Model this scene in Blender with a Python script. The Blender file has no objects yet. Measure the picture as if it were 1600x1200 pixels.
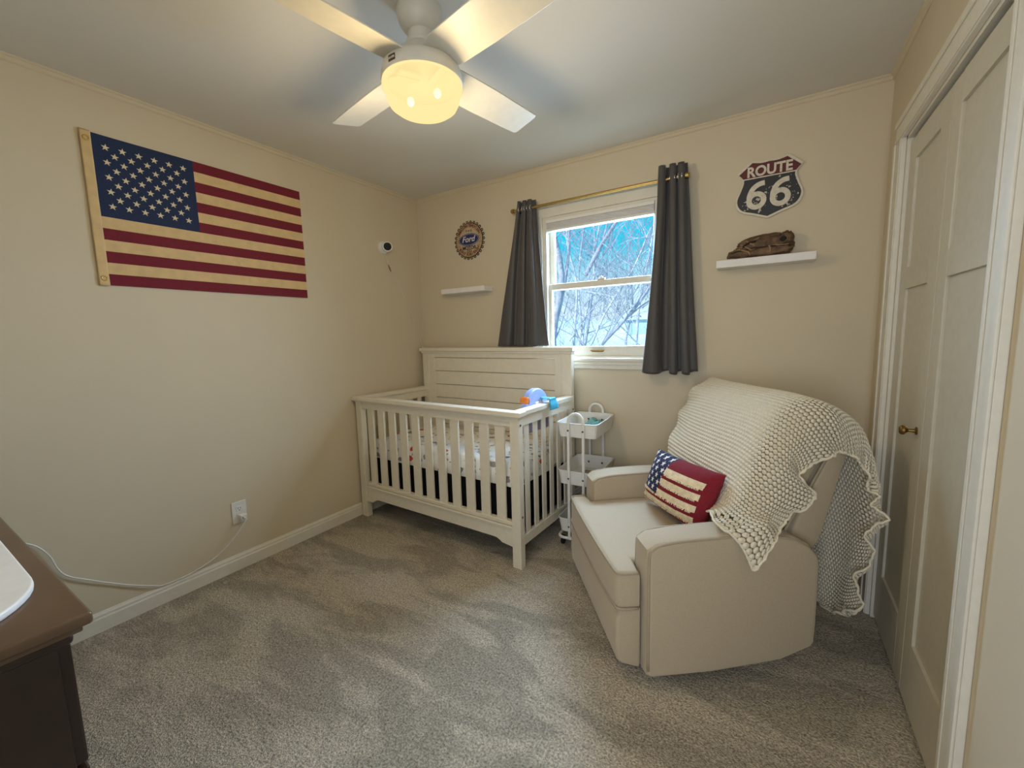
import bpy, bmesh, math, random
from mathutils import Vector, Matrix, noise
from math import sin, cos, pi, radians

SC = bpy.context.scene
COL = SC.collection
random.seed(7)

# ------------------------------------------------------------------ camera
cam_d = bpy.data.cameras.new('camera')
cam_d.sensor_fit = 'HORIZONTAL'; cam_d.sensor_width = 36.0
cam_d.lens = 652.9987 / 1600 * 36.0
cam_d.clip_start = 0.02; cam_d.clip_end = 500
cam = bpy.data.objects.new('camera', cam_d); COL.objects.link(cam)
_R = Vector((0.84813222, 0.52917901, -0.02532411)); _U = Vector((-0.04026296, 0.11204581, 0.99288702)); _F = Vector((-0.52825243, 0.84107985, -0.11633597))
cam.matrix_world = Matrix(((_R.x, _U.x, -_F.x, 2.5631), (_R.y, _U.y, -_F.y, -2.6743), (_R.z, _U.z, -_F.z, 1.3067), (0, 0, 0, 1)))
SC.camera = cam

# ------------------------------------------------------------------ exposure, world, sun, big lights
vs = SC.view_settings
vs.view_transform = 'Standard'; vs.look = 'None'; vs.gamma = 1.0; vs.use_curve_mapping = False
vs.exposure = -0.20
SC.cycles.max_bounces = 8
SC.cycles.diffuse_bounces = 5
SC.cycles.transparent_max_bounces = 16
SC.cycles.sample_clamp_indirect = 6.0
SC.cycles.caustics_reflective = False; SC.cycles.caustics_refractive = False

world = bpy.data.worlds.new('sky'); SC.world = world; world.use_nodes = True
wn = world.node_tree.nodes; wl = world.node_tree.links; wn.clear()
wo = wn.new('ShaderNodeOutputWorld'); wb = wn.new('ShaderNodeBackground')
tc = wn.new('ShaderNodeTexCoord'); sx = wn.new('ShaderNodeSeparateXYZ'); cr = wn.new('ShaderNodeValToRGB')
wl.new(tc.outputs['Generated'], sx.inputs[0]); wl.new(sx.outputs['Z'], cr.inputs[0]); wl.new(cr.outputs[0], wb.inputs[0]); wl.new(wb.outputs[0], wo.inputs[0])
cr.color_ramp.elements[0].position = 0.0; cr.color_ramp.elements[0].color = (0.86, 0.95, 0.97, 1)
cr.color_ramp.elements[1].position = 0.10; cr.color_ramp.elements[1].color = (0.66, 0.91, 0.96, 1)
e = cr.color_ramp.elements.new(0.19); e.color = (0.02, 0.66, 0.86, 1)
e = cr.color_ramp.elements.new(0.6); e.color = (0.03, 0.55, 0.90, 1)
wb.inputs[1].default_value = 1.25

sun_d = bpy.data.lights.new('sun', 'SUN'); sun_d.energy = 6.5; sun_d.angle = radians(0.6); sun_d.color = (1.0, 0.95, 0.88)
sun = bpy.data.objects.new('sun', sun_d); COL.objects.link(sun)
sun.rotation_euler = Vector((0.45, 0.80, -0.50)).to_track_quat('-Z', 'Y').to_euler()

# daylight of the hall behind the camera, coming in through the open doorway
hall_d = bpy.data.lights.new('hall_daylight', 'AREA'); hall_d.shape = 'RECTANGLE'; hall_d.size = 1.0; hall_d.size_y = 1.5
hall_d.energy = 44; hall_d.color = (0.80, 0.88, 1.0)
hall = bpy.data.objects.new('hall_daylight', hall_d); COL.objects.link(hall)
hall.location = (2.62, -3.95, 1.35); hall.rotation_euler = (Vector((-0.42, 1, -0.12))).to_track_quat('-Z', 'Z').to_euler()

# skylight entering through the window, larger than the visible sky alone gives
win_d = bpy.data.lights.new('window_daylight', 'AREA'); win_d.shape = 'RECTANGLE'; win_d.size = 1.4; win_d.size_y = 1.6
win_d.energy = 205; win_d.color = (0.60, 0.77, 1.0); win_d.spread = radians(140)
wli = bpy.data.objects.new('window_daylight', win_d); COL.objects.link(wli)
wli.location = (1.60, 0.60, 1.85); wli.rotation_euler = (Vector((0, -1, -0.55))).to_track_quat('-Z', 'Z').to_euler()

# ------------------------------------------------------------------ helpers
def tag(o, label=None, cat=None, group=None, kind=None):
    if label: o['label'] = label
    if cat: o['category'] = cat
    if group: o['group'] = group
    if kind: o['kind'] = kind
    return o

def empty(name, loc=(0, 0, 0), rz=0.0, label=None, cat=None, group=None, kind=None):
    o = bpy.data.objects.new(name, None); COL.objects.link(o)
    o.location = loc; o.rotation_euler = (0, 0, rz); o.empty_display_size = 0.05
    return tag(o, label, cat, group, kind)

def obj(name, bm, mat, parent=None, smooth=False, angle=None):
    me = bpy.data.meshes.new(name)
    bmesh.ops.recalc_face_normals(bm, faces=bm.faces[:])
    bm.to_mesh(me); bm.free()
    for m in (mat if isinstance(mat, (list, tuple)) else [mat]): me.materials.append(m)
    o = bpy.data.objects.new(name, me); COL.objects.link(o)
    if parent: o.parent = parent
    if smooth:
        me.polygons.foreach_set('use_smooth', [True] * len(me.polygons))
        if angle is not None:
            try: me.set_sharp_from_angle(angle=radians(angle))
            except Exception: pass
    return o

def struct(name, bm, mat, parent=None, **k):
    o = obj(name, bm, mat, parent, **k)
    if parent is None: o['kind'] = 'structure'
    return o

def B(): return bmesh.new()

def box(bm, x0, x1, y0, y1, z0, z1, bev=0.0, seg=2, mi=0):
    r = bmesh.ops.create_cube(bm, size=1.0)
    vs_ = r['verts']
    for v in vs_:
        v.co = Vector(((x0 + x1) / 2 + v.co.x * (x1 - x0), (y0 + y1) / 2 + v.co.y * (y1 - y0), (z0 + z1) / 2 + v.co.z * (z1 - z0)))
    fs = list({f for v in vs_ for f in v.link_faces})
    for f in fs: f.material_index = mi
    if bev > 0:
        es = list({e for v in vs_ for e in v.link_edges})
        bmesh.ops.bevel(bm, geom=es, offset=bev, segments=seg, profile=0.5, affect='EDGES', material=-1)
    return bm

def prism(bm, pts, d, n, mi=0, bev=0.0, seg=2, close=True):
    """pts: list of Vector (planar outline), extruded by vector n*d"""
    n = Vector(n) * d
    a = [bm.verts.new(Vector(p)) for p in pts]; b = [bm.verts.new(Vector(p) + n) for p in pts]
    N = len(pts); fs = []
    fs.append(bm.faces.new(a)); fs.append(bm.faces.new(list(reversed(b))))
    for i in range(N):
        fs.append(bm.faces.new((a[i], a[(i + 1) % N], b[(i + 1) % N], b[i])))
    for f in fs: f.material_index = mi
    bmesh.ops.recalc_face_normals(bm, faces=fs)
    if bev > 0:
        cap = set(fs[0].edges) | set(fs[1].edges)
        bmesh.ops.bevel(bm, geom=list(cap), offset=bev, segments=seg, profile=0.5, affect='EDGES', material=-1)
    return bm

def tube(bm, pts, r, seg=8, mi=0, closed=False, caps=True):
    pts = [Vector(p) for p in pts]; N = len(pts)
    rr = r if isinstance(r, (list, tuple)) else [r] * N
    rings = []; up = None
    for i, p in enumerate(pts):
        if closed: t = (pts[(i + 1) % N] - pts[i - 1])
        elif i == 0: t = pts[1] - pts[0]
        elif i == N - 1: t = pts[-1] - pts[-2]
        else: t = pts[i + 1] - pts[i - 1]
        if t.length < 1e-9: t = Vector((0, 0, 1))
        t.normalize()
        if up is None:
            up = Vector((0, 0, 1)) if abs(t.z) < 0.9 else Vector((1, 0, 0))
        up = (up - t * up.dot(t))
        if up.length < 1e-6: up = t.orthogonal()
        up.normalize(); s = t.cross(up)
        rings.append([bm.verts.new(p + (up * cos(2 * pi * k / seg) + s * sin(2 * pi * k / seg)) * rr[i]) for k in range(seg)])
    M = N if closed else N - 1
    for i in range(M):
        A = rings[i]; Bq = rings[(i + 1) % N]
        for k in range(seg):
            f = bm.faces.new((A[k], A[(k + 1) % seg], Bq[(k + 1) % seg], Bq[k])); f.material_index = mi
    if caps and not closed:
        f = bm.faces.new(list(reversed(rings[0]))); f.material_index = mi
        f = bm.faces.new(rings[-1]); f.material_index = mi
    return bm

def lathe(bm, prof, c=(0, 0, 0), seg=32, axis='z', mi=0, cap=True):
    """prof: list of (r, h) along the axis"""
    c = Vector(c); rings = []
    for r, h in prof:
        ring = []
        for k in range(seg):
            a = 2 * pi * k / seg; p = (r * cos(a), r * sin(a), h)
            if axis == 'x': p = (p[2], p[0], p[1])
            elif axis == 'y': p = (p[0], p[2], p[1])
            ring.append(bm.verts.new(c + Vector(p)))
        rings.append(ring)
    for A, Bq in zip(rings, rings[1:]):
        for k in range(seg):
            f = bm.faces.new((A[k], A[(k + 1) % seg], Bq[(k + 1) % seg], Bq[k])); f.material_index = mi
    if cap:
        for R_ in (rings[0], rings[-1]):
            f = bm.faces.new(R_); f.material_index = mi
    return bm

def spline(pts, n=8, closed=False):
    pts = [Vector(p) for p in pts]; out = []; N = len(pts)
    M = N if closed else N - 1
    for i in range(M):
        if closed: p0, p1, p2, p3 = pts[i - 1], pts[i], pts[(i + 1) % N], pts[(i + 2) % N]
        else: p0, p1, p2, p3 = pts[max(i - 1, 0)], pts[i], pts[i + 1], pts[min(i + 2, N - 1)]
        for k in range(n):
            t = k / n
            out.append(0.5 * ((2 * p1) + (p2 - p0) * t + (2 * p0 - 5 * p1 + 4 * p2 - p3) * t * t + (3 * p1 - p0 - 3 * p2 + p3) * t ** 3))
    if not closed: out.append(pts[-1])
    return out

def gridsurf(bm, fn, nu, nv, mif=None, uv=None):
    V = [[bm.verts.new(Vector(fn(i / nu, j / nv))) for j in range(nv + 1)] for i in range(nu + 1)]
    lay = bm.loops.layers.uv.verify() if uv else None
    for i in range(nu):
        for j in range(nv):
            f = bm.faces.new((V[i][j], V[i + 1][j], V[i + 1][j + 1], V[i][j + 1]))
            if mif: f.material_index = mif((i + .5) / nu, (j + .5) / nv)
            if uv:
                for l, (a, b_) in zip(f.loops, ((i, j), (i + 1, j), (i + 1, j + 1), (i, j + 1))):
                    l[lay].uv = uv(a / nu, b_ / nv)
    return V

def solidify(o, t, off=-1.0):
    m = o.modifiers.new('solid', 'SOLIDIFY'); m.thickness = t; m.offset = off; return o

def text_mesh(s, size, bold=0.0, align='CENTER', depth=0.0008):
    cu = bpy.data.curves.new('txt', 'FONT'); cu.body = s; cu.size = size; cu.align_x = align; cu.align_y = 'CENTER'
    cu.offset = bold; cu.extrude = depth; cu.resolution_u = 4
    o = bpy.data.objects.new('txt', cu); COL.objects.link(o)
    dg = bpy.context.evaluated_depsgraph_get(); dg.update()
    me = bpy.data.meshes.new_from_object(o.evaluated_get(dg))
    bpy.data.objects.remove(o); bpy.data.curves.remove(cu)
    return me

def add_text(bm, s, size, M, bold=0.0, mi=0, sx_=1.0):
    me = text_mesh(s, size, bold)
    n0 = len(bm.verts); f0 = len(bm.faces)
    bm.from_mesh(me); bpy.data.meshes.remove(me)
    bm.verts.ensure_lookup_table(); bm.faces.ensure_lookup_table()
    for v in bm.verts[n0:]:
        v.co = M @ Vector((v.co.x * sx_, v.co.y, v.co.z))
    for f in bm.faces[f0:]: f.material_index = mi

# ------------------------------------------------------------------ materials
def mat(name, color, rough=0.6, metal=0.0, spec=0.5, bump=None, var=None, sheen=0.0, emit=None, coat=0.0):
    """bump=(scale,strength,dist) noise bump; var=(scale,amount) value noise"""
    m = bpy.data.materials.new(name); m.use_nodes = True
    nt = m.node_tree; N = nt.nodes; L = nt.links
    p = N['Principled BSDF']
    p.inputs['Base Color'].default_value = (*color, 1); p.inputs['Roughness'].default_value = rough
    p.inputs['Metallic'].default_value = metal; p.inputs['Specular IOR Level'].default_value = spec
    if sheen: p.inputs['Sheen Weight'].default_value = sheen
    if coat: p.inputs['Coat Weight'].default_value = coat
    if emit: p.inputs['Emission Color'].default_value = (*emit[0], 1); p.inputs['Emission Strength'].default_value = emit[1]
    t = N.new('ShaderNodeTexCoord')
    sc, am = var if var else (30.0, 0.03)
    nz = N.new('ShaderNodeTexNoise'); nz.inputs['Scale'].default_value = sc; nz.inputs['Detail'].default_value = 3
    L.new(t.outputs['Object'], nz.inputs['Vector'])
    mr = N.new('ShaderNodeMapRange'); mr.inputs['From Min'].default_value = 0.3; mr.inputs['From Max'].default_value = 0.7
    mr.inputs['To Min'].default_value = 1 - am; mr.inputs['To Max'].default_value = 1 + am
    L.new(nz.outputs['Fac'], mr.inputs['Value'])
    hs = N.new('ShaderNodeHueSaturation'); hs.inputs['Color'].default_value = (*color, 1)
    L.new(mr.outputs[0], hs.inputs['Value']); L.new(hs.outputs[0], p.inputs['Base Color'])
    if bump:
        nb = N.new('ShaderNodeTexNoise'); nb.inputs['Scale'].default_value = bump[0]; nb.inputs['Detail'].default_value = 4
        L.new(t.outputs['Object'], nb.inputs['Vector'])
        bp = N.new('ShaderNodeBump'); bp.inputs['Strength'].default_value = bump[1]; bp.inputs['Distance'].default_value = bump[2]
        L.new(nb.outputs['Fac'], bp.inputs['Height']); L.new(bp.outputs[0], p.inputs['Normal'])
    return m

def P(m): return m.node_tree.nodes['Principled BSDF']

M = {}
M['wall'] = mat('wall_paint', (0.64, 0.555, 0.405), 0.75, bump=(160, 0.12, 0.002), var=(3, 0.012))
M['ceil'] = mat('ceiling_paint', (0.68, 0.65, 0.585), 0.9, bump=(220, 0.15, 0.002), var=(3, 0.012))
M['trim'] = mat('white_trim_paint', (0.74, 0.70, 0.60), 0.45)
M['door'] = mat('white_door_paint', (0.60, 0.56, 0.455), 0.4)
M['crib'] = mat('cream_crib_paint', (0.76, 0.695, 0.56), 0.42)
M['white'] = mat('white_plastic', (0.80, 0.78, 0.74), 0.4)
M['fan'] = mat('fan_enamel', (0.67, 0.635, 0.545), 0.4)
M['shelf'] = mat('white_laminate', (0.80, 0.77, 0.74), 0.45)
M['brass'] = mat('brushed_brass', (0.55, 0.38, 0.14), 0.35, metal=1.0, var=(60, 0.08))
M['knob'] = mat('aged_brass', (0.30, 0.19, 0.06), 0.35, metal=1.0, var=(60, 0.1))
M['chrome'] = mat('chrome', (0.6, 0.6, 0.6), 0.2, metal=1.0)
M['screw'] = mat('screw_head', (0.12, 0.10, 0.08), 0.4, metal=0.6)
M['black'] = mat('black_fabric', (0.008, 0.008, 0.009), 0.95, spec=0.1)
M['blackp'] = mat('black_plastic', (0.008, 0.008, 0.009), 0.5, spec=0.2)
M['dark'] = mat('dark_void', (0.01, 0.009, 0.008), 0.9)
M['curtain'] = mat('charcoal_curtain', (0.060, 0.053, 0.050), 0.55, sheen=0.25, bump=(500, 0.15, 0.001), var=(60, 0.05))
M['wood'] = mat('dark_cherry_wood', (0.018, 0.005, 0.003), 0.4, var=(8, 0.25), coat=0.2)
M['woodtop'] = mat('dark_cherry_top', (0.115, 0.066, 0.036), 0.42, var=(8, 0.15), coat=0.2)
M['chair'] = mat('beige_upholstery', (0.465, 0.38, 0.26), 0.9, bump=(420, 0.25, 0.0015), var=(250, 0.06), sheen=0.2)
M['pipe'] = mat('beige_piping', (0.38, 0.31, 0.215), 0.9, bump=(420, 0.25, 0.0015))
M['red'] = mat('crimson_cloth', (0.165, 0.008, 0.020), 0.85, bump=(500, 0.2, 0.001), var=(120, 0.12))
M['navy'] = mat('navy_cloth', (0.012, 0.024, 0.075), 0.85, bump=(500, 0.2, 0.001), var=(120, 0.12))
M['cream'] = mat('aged_cream_cloth', (0.66, 0.47, 0.235), 0.85, bump=(500, 0.2, 0.001), var=(25, 0.07))
M['star'] = mat('star_thread', (0.72, 0.62, 0.42), 0.8, bump=(500, 0.2, 0.001))
M['pred'] = mat('pillow_red_cloth', (0.20, 0.006, 0.016), 0.9, bump=(350, 0.4, 0.002), var=(120, 0.15))
M['pnavy'] = mat('pillow_navy_cloth', (0.012, 0.016, 0.065), 0.9, bump=(350, 0.4, 0.002), var=(120, 0.15))
M['pcream'] = mat('pillow_cream_cloth', (0.78, 0.66, 0.45), 0.9, bump=(300, 0.5, 0.003), var=(60, 0.14))
M['pstar'] = mat('pillow_star_cloth', (0.82, 0.78, 0.70), 0.9, bump=(300, 0.4, 0.002))
M['leather'] = mat('old_brown_leather', (0.125, 0.070, 0.034), 0.6, bump=(38, 1.0, 0.010), var=(26, 0.6))
M['lace'] = mat('leather_lace', (0.30, 0.18, 0.095), 0.6)
M['signw'] = mat('sign_white_enamel', (0.66, 0.60, 0.48), 0.5, var=(60, 0.1))
M['signr'] = mat('sign_dark_red', (0.10, 0.010, 0.010), 0.5, var=(60, 0.15))
M['teal'] = mat('teal_cloth', (0.16, 0.36, 0.33), 0.9, bump=(150, 0.5, 0.003))
M['bluecloth'] = mat('blue_plush', (0.03, 0.12, 0.20), 0.9, bump=(120, 0.9, 0.006), var=(60, 0.4))
M['grey'] = mat('grey_mat', (0.30, 0.27, 0.23), 0.8, var=(60, 0.1))
M['toyblue'] = mat('pale_blue_plastic', (0.36, 0.47, 0.90), 0.35, var=(40, 0.08))
M['toyorange'] = mat('orange_plastic', (0.80, 0.22, 0.03), 0.4)
M['toyviolet'] = mat('lavender_fabric', (0.40, 0.36, 0.58), 0.7, var=(40, 0.25))
M['ribbon'] = mat('cyan_ribbon', (0.05, 0.42, 0.62), 0.5)
M['bulb'] = mat('bulb_glow', (1, 1, 1), 0.5, emit=((1.0, 0.86, 0.5), 5.0))
M['hallw'] = mat('hall_paint', (0.6, 0.58, 0.52), 0.8)
M['bark'] = mat('grey_bark', (0.36, 0.37, 0.47), 0.9, bump=(12, 0.8, 0.05), var=(6, 0.25))
M['bark2'] = mat('pale_bark', (0.55, 0.56, 0.66), 0.9, bump=(12, 0.8, 0.05), var=(6, 0.2))
M['twig'] = mat('dark_twig', (0.27, 0.30, 0.40), 0.9, var=(6, 0.3))
M['roof'] = mat('pale_roof', (0.72, 0.72, 0.76), 0.9)
M['siding'] = mat('blue_siding', (0.36, 0.50, 0.60), 0.8)

def carpet_mat():
    m = mat('grey_beige_carpet', (0.47, 0.415, 0.325), 0.95, spec=0.15)
    nt = m.node_tree; N = nt.nodes; L = nt.links; p = P(m)
    t = N.new('ShaderNodeTexCoord')
    def nz(scale, det, rough=0.5, dist=0.0):
        n = N.new('ShaderNodeTexNoise'); n.inputs['Scale'].default_value = scale; n.inputs['Detail'].default_value = det
        n.inputs['Roughness'].default_value = rough; n.inputs['Distortion'].default_value = dist
        L.new(t.outputs['Object'], n.inputs['Vector']); return n
    fine = nz(125, 2, 0.8); mid = nz(38, 3, 0.7); 
    # vacuum and foot tracks: broad streaks where the pile leans another way
    mp = N.new('ShaderNodeMapping'); mp.inputs['Rotation'].default_value = (0, 0, radians(38)); mp.inputs['Scale'].default_value = (1.3, 3.2, 1)
    L.new(t.outputs['Object'], mp.inputs['Vector'])
    big = N.new('ShaderNodeTexNoise'); big.inputs['Scale'].default_value = 1.6; big.inputs['Detail'].default_value = 4; big.inputs['Roughness'].default_value = 0.55
    big.inputs['Distortion'].default_value = 0.6
    L.new(mp.outputs[0], big.inputs['Vector'])
    def mr(src, a, b_, lo, hi):
        q = N.new('ShaderNodeMapRange'); q.inputs['From Min'].default_value = a; q.inputs['From Max'].default_value = b_
        q.inputs['To Min'].default_value = lo; q.inputs['To Max'].default_value = hi; L.new(src.outputs['Fac'], q.inputs['Value']); return q
    a = mr(fine, .28, .72, .38, 1.58); b_ = mr(mid, .3, .7, .86, 1.14); c = mr(big, .44, .56, .80, 1.12)
    m1 = N.new('ShaderNodeMath'); m1.operation = 'MULTIPLY'; m2 = N.new('ShaderNodeMath'); m2.operation = 'MULTIPLY'
    L.new(a.outputs[0], m1.inputs[0]); L.new(b_.outputs[0], m1.inputs[1]); L.new(m1.outputs[0], m2.inputs[0]); L.new(c.outputs[0], m2.inputs[1])
    hs = [n for n in N if n.bl_idname == 'ShaderNodeHueSaturation'][0]
    L.new(m2.outputs[0], hs.inputs['Value'])
    bp = N.new('ShaderNodeBump'); bp.inputs['Strength'].default_value = 0.9; bp.inputs['Distance'].default_value = 0.012
    ad = N.new('ShaderNodeMath'); ad.operation = 'ADD'; L.new(fine.outputs['Fac'], ad.inputs[0]); L.new(mid.outputs['Fac'], ad.inputs[1])
    L.new(ad.outputs[0], bp.inputs['Height']); L.new(bp.outputs[0], p.inputs['Normal'])
    return m
M['carpet'] = carpet_mat()

def glass_mat():
    m = bpy.data.materials.new('window_glass'); m.use_nodes = True
    N = m.node_tree.nodes; L = m.node_tree.links; N.clear()
    o = N.new('ShaderNodeOutputMaterial'); t = N.new('ShaderNodeBsdfTransparent'); g = N.new('ShaderNodeBsdfGlossy'); x = N.new('ShaderNodeMixShader')
    t.inputs[0].default_value = (0.93, 0.97, 1.0, 1); g.inputs['Roughness'].default_value = 0.02
    x.inputs[0].default_value = 0.0003
    L.new(t.outputs[0], x.inputs[1]); L.new(g.outputs[0], x.inputs[2]); L.new(x.outputs[0], o.inputs[0])
    return m
M['glass'] = glass_mat()

def bowl_mat():
    m = bpy.data.materials.new('frosted_lamp_glass'); m.use_nodes = True
    N = m.node_tree.nodes; L = m.node_tree.links; N.clear()
    o = N.new('ShaderNodeOutputMaterial'); em = N.new('ShaderNodeEmission'); t = N.new('ShaderNodeBsdfTransparent'); x = N.new('ShaderNodeMixShader')
    g = N.new('ShaderNodeBsdfGlossy'); g.inputs['Roughness'].default_value = 0.25; x2 = N.new('ShaderNodeMixShader'); x2.inputs[0].default_value = 0.0
    em.inputs[0].default_value = (1.0, 0.80, 0.36, 1); em.inputs[1].default_value = 1.25
    x.inputs[0].default_value = 0.16
    L.new(em.outputs[0], x.inputs[1]); L.new(t.outputs[0], x.inputs[2]); L.new(x.outputs[0], x2.inputs[1]); L.new(g.outputs[0], x2.inputs[2]); L.new(x2.outputs[0], o.inputs[0])
    return m
M['bowl'] = bowl_mat()

def sheet_mat():
    """white crib sheet printed with small scattered motifs"""
    m = mat('printed_crib_sheet', (0.80, 0.77, 0.70), 0.85, bump=(14, 0.5, 0.012))
    N = m.node_tree.nodes; L = m.node_tree.links; p = P(m)
    t = N.new('ShaderNodeTexCoord')
    base = [n for n in N if n.bl_idname == 'ShaderNodeHueSaturation'][0].outputs[0]
    def layer(prev, scale, seed, rad, cols):
        mp = N.new('ShaderNodeMapping'); mp.inputs['Location'].default_value = seed; mp.inputs['Scale'].default_value = (1.0, 1.5, 1.5)
        L.new(t.outputs['Object'], mp.inputs[0])
        dn = N.new('ShaderNodeTexNoise'); dn.inputs['Scale'].default_value = 60; L.new(mp.outputs[0], dn.inputs['Vector'])
        mx = N.new('ShaderNodeMixRGB'); mx.inputs[0].default_value = 0.025; L.new(mp.outputs[0], mx.inputs[1]); L.new(dn.outputs['Color'], mx.inputs[2])
        v = N.new('ShaderNodeTexVoronoi'); v.inputs['Scale'].default_value = scale; v.inputs['Randomness'].default_value = 0.8
        L.new(mx.outputs[0], v.inputs['Vector'])
        lt = N.new('ShaderNodeMath'); lt.operation = 'LESS_THAN'; lt.inputs[1].default_value = rad; L.new(v.outputs['Distance'], lt.inputs[0])
        sp = N.new('ShaderNodeSeparateColor'); L.new(v.outputs['Color'], sp.inputs[0])
        rp = N.new('ShaderNodeValToRGB'); rp.color_ramp.interpolation = 'CONSTANT'
        for i, c in enumerate(cols):
            e_ = rp.color_ramp.elements[i] if i < 2 else rp.color_ramp.elements.new(i / len(cols))
            e_.position = i / len(cols); e_.color = (*c, 1)
        L.new(sp.outputs[0], rp.inputs[0])
        mm = N.new('ShaderNodeMixRGB'); L.new(lt.outputs[0], mm.inputs[0]); L.new(prev, mm.inputs[1]); L.new(rp.outputs[0], mm.inputs[2])
        return mm.outputs[0]
    a = layer(base, 11, (0.3, 0.1, 0.0), 0.30, [(0.30, 0.26, 0.24), (0.42, 0.36, 0.32), (0.16, 0.20, 0.17), (0.25, 0.24, 0.28), (0.55, 0.06, 0.03), (0.36, 0.30, 0.22)])
    b_ = layer(a, 21, (1.3, 2.1, 0.4), 0.24, [(0.40, 0.35, 0.30), (0.20, 0.20, 0.22), (0.78, 0.74, 0.68), (0.45, 0.30, 0.28)])
    L.new(b_, p.inputs['Base Color'])
    return m
M['sheet'] = sheet_mat()

def blanket_mat():
    m = mat('cream_crochet_yarn', (0.80, 0.72, 0.555), 0.95, spec=0.1, sheen=0.2)
    N = m.node_tree.nodes; L = m.node_tree.links; p = P(m)
    uv = N.new('ShaderNodeUVMap'); sp = N.new('ShaderNodeSeparateXYZ'); L.new(uv.outputs[0], sp.inputs[0])
    def math(op, a, b_=None):
        n = N.new('ShaderNodeMath'); n.operation = op
        for i, s in enumerate((a, b_)):
            if s is None: continue
            if isinstance(s, (int, float)): n.inputs[i].default_value = s
            else: L.new(s, n.inputs[i])
        return n.outputs[0]
    # uv in metres; stitch rows 14 mm, stitches 13 mm, every second row shifted
    row = math('DIVIDE', sp.outputs[1], 0.0165); rf = math('FLOOR', row)
    sh = math('MULTIPLY', math('MODULO', rf, 2.0), 0.5)
    colm = math('ADD', math('DIVIDE', sp.outputs[0], .0165), sh)
    fu = math('SUBTRACT', math('FRACT', colm), 0.5); fv = math('SUBTRACT', math('FRACT', row), 0.5)
    d = math('SQRT', math('ADD', math('MULTIPLY', fu, fu), math('MULTIPLY', fv, fv)))
    # bobble height
    bob = math('SUBTRACT', 1.0, math('MULTIPLY', d, 1.7))
    nz = N.new('ShaderNodeTexNoise'); nz.inputs['Scale'].default_value = 380; nz.inputs['Detail'].default_value = 2
    t = N.new('ShaderNodeTexCoord'); L.new(t.outputs['Object'], nz.inputs['Vector'])
    h = math('ADD', bob, math('MULTIPLY', nz.outputs['Fac'], 0.35))
    bp = N.new('ShaderNodeBump'); bp.inputs['Strength'].default_value = 0.8; bp.inputs['Distance'].default_value = 0.006
    L.new(h, bp.inputs['Height']); L.new(bp.outputs[0], p.inputs['Normal'])
    # holes: open mesh between the stitches, wider in the lacy border (attribute 'lace')
    at = N.new('ShaderNodeAttribute'); at.attribute_name = 'lace'
    thr = math('SUBTRACT', 0.69, math('MULTIPLY', at.outputs['Fac'], 0.20))
    hole = math('GREATER_THAN', d, thr)
    tr = N.new('ShaderNodeBsdfTransparent'); mx = N.new('ShaderNodeMixShader')
    out = [n for n in N if n.bl_idname == 'ShaderNodeOutputMaterial'][0]
    L.new(hole, mx.inputs[0]); L.new(p.outputs[0], mx.inputs[1]); L.new(tr.outputs[0], mx.inputs[2]); L.new(mx.outputs[0], out.inputs[0])
    return m
M['yarn'] = blanket_mat()

def signk_mat():
    """black sign enamel with worn pale flecks"""
    m = mat('worn_black_enamel', (0.022, 0.022, 0.024), 0.5)
    N = m.node_tree.nodes; L = m.node_tree.links; p = P(m)
    t = N.new('ShaderNodeTexCoord')
    a = N.new('ShaderNodeTexNoise'); a.inputs['Scale'].default_value = 70; a.inputs['Detail'].default_value = 4; L.new(t.outputs['Object'], a.inputs['Vector'])
    b_ = N.new('ShaderNodeTexNoise'); b_.inputs['Scale'].default_value = 9; L.new(t.outputs['Object'], b_.inputs['Vector'])
    s = N.new('ShaderNodeMath'); s.operation = 'MULTIPLY'; L.new(a.outputs['Fac'], s.inputs[0]); L.new(b_.outputs['Fac'], s.inputs[1])
    g = N.new('ShaderNodeMath'); g.operation = 'GREATER_THAN'; g.inputs[1].default_value = 0.345; L.new(s.outputs[0], g.inputs[0])
    mm = N.new('ShaderNodeMixRGB'); mm.inputs[1].default_value = (0.022, 0.022, 0.024, 1); mm.inputs[2].default_value = (0.5, 0.45, 0.36, 1)
    L.new(g.outputs[0], mm.inputs[0]); L.new(mm.outputs[0], p.inputs['Base Color'])
    return m
M['signk'] = signk_mat()

def hill_mat():
    m = mat('winter_hillside', (0.62, 0.60, 0.58), 0.95)
    N = m.node_tree.nodes; L = m.node_tree.links; p = P(m)
    t = N.new('ShaderNodeTexCoord')
    mp = N.new('ShaderNodeMapping'); mp.inputs['Scale'].default_value = (1, 1, 0.5); L.new(t.outputs['Object'], mp.inputs[0])
    a = N.new('ShaderNodeTexNoise'); a.inputs['Scale'].default_value = 2.4; a.inputs['Detail'].default_value = 8; a.inputs['Roughness'].default_value = 0.8; L.new(mp.outputs[0], a.inputs['Vector'])
    r = N.new('ShaderNodeValToRGB'); e0 = r.color_ramp.elements
    e0[0].position = 0.34; e0[0].color = (0.34, 0.40, 0.50, 1); e0[1].position = 0.56; e0[1].color = (0.95, 0.93, 0.84, 1)
    e1_ = e0.new(0.47); e1_.color = (0.70, 0.74, 0.72, 1)
    L.new(a.outputs['Fac'], r.inputs[0]); L.new(r.outputs[0], p.inputs['Base Color'])
    return m
M['hill'] = hill_mat()

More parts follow.
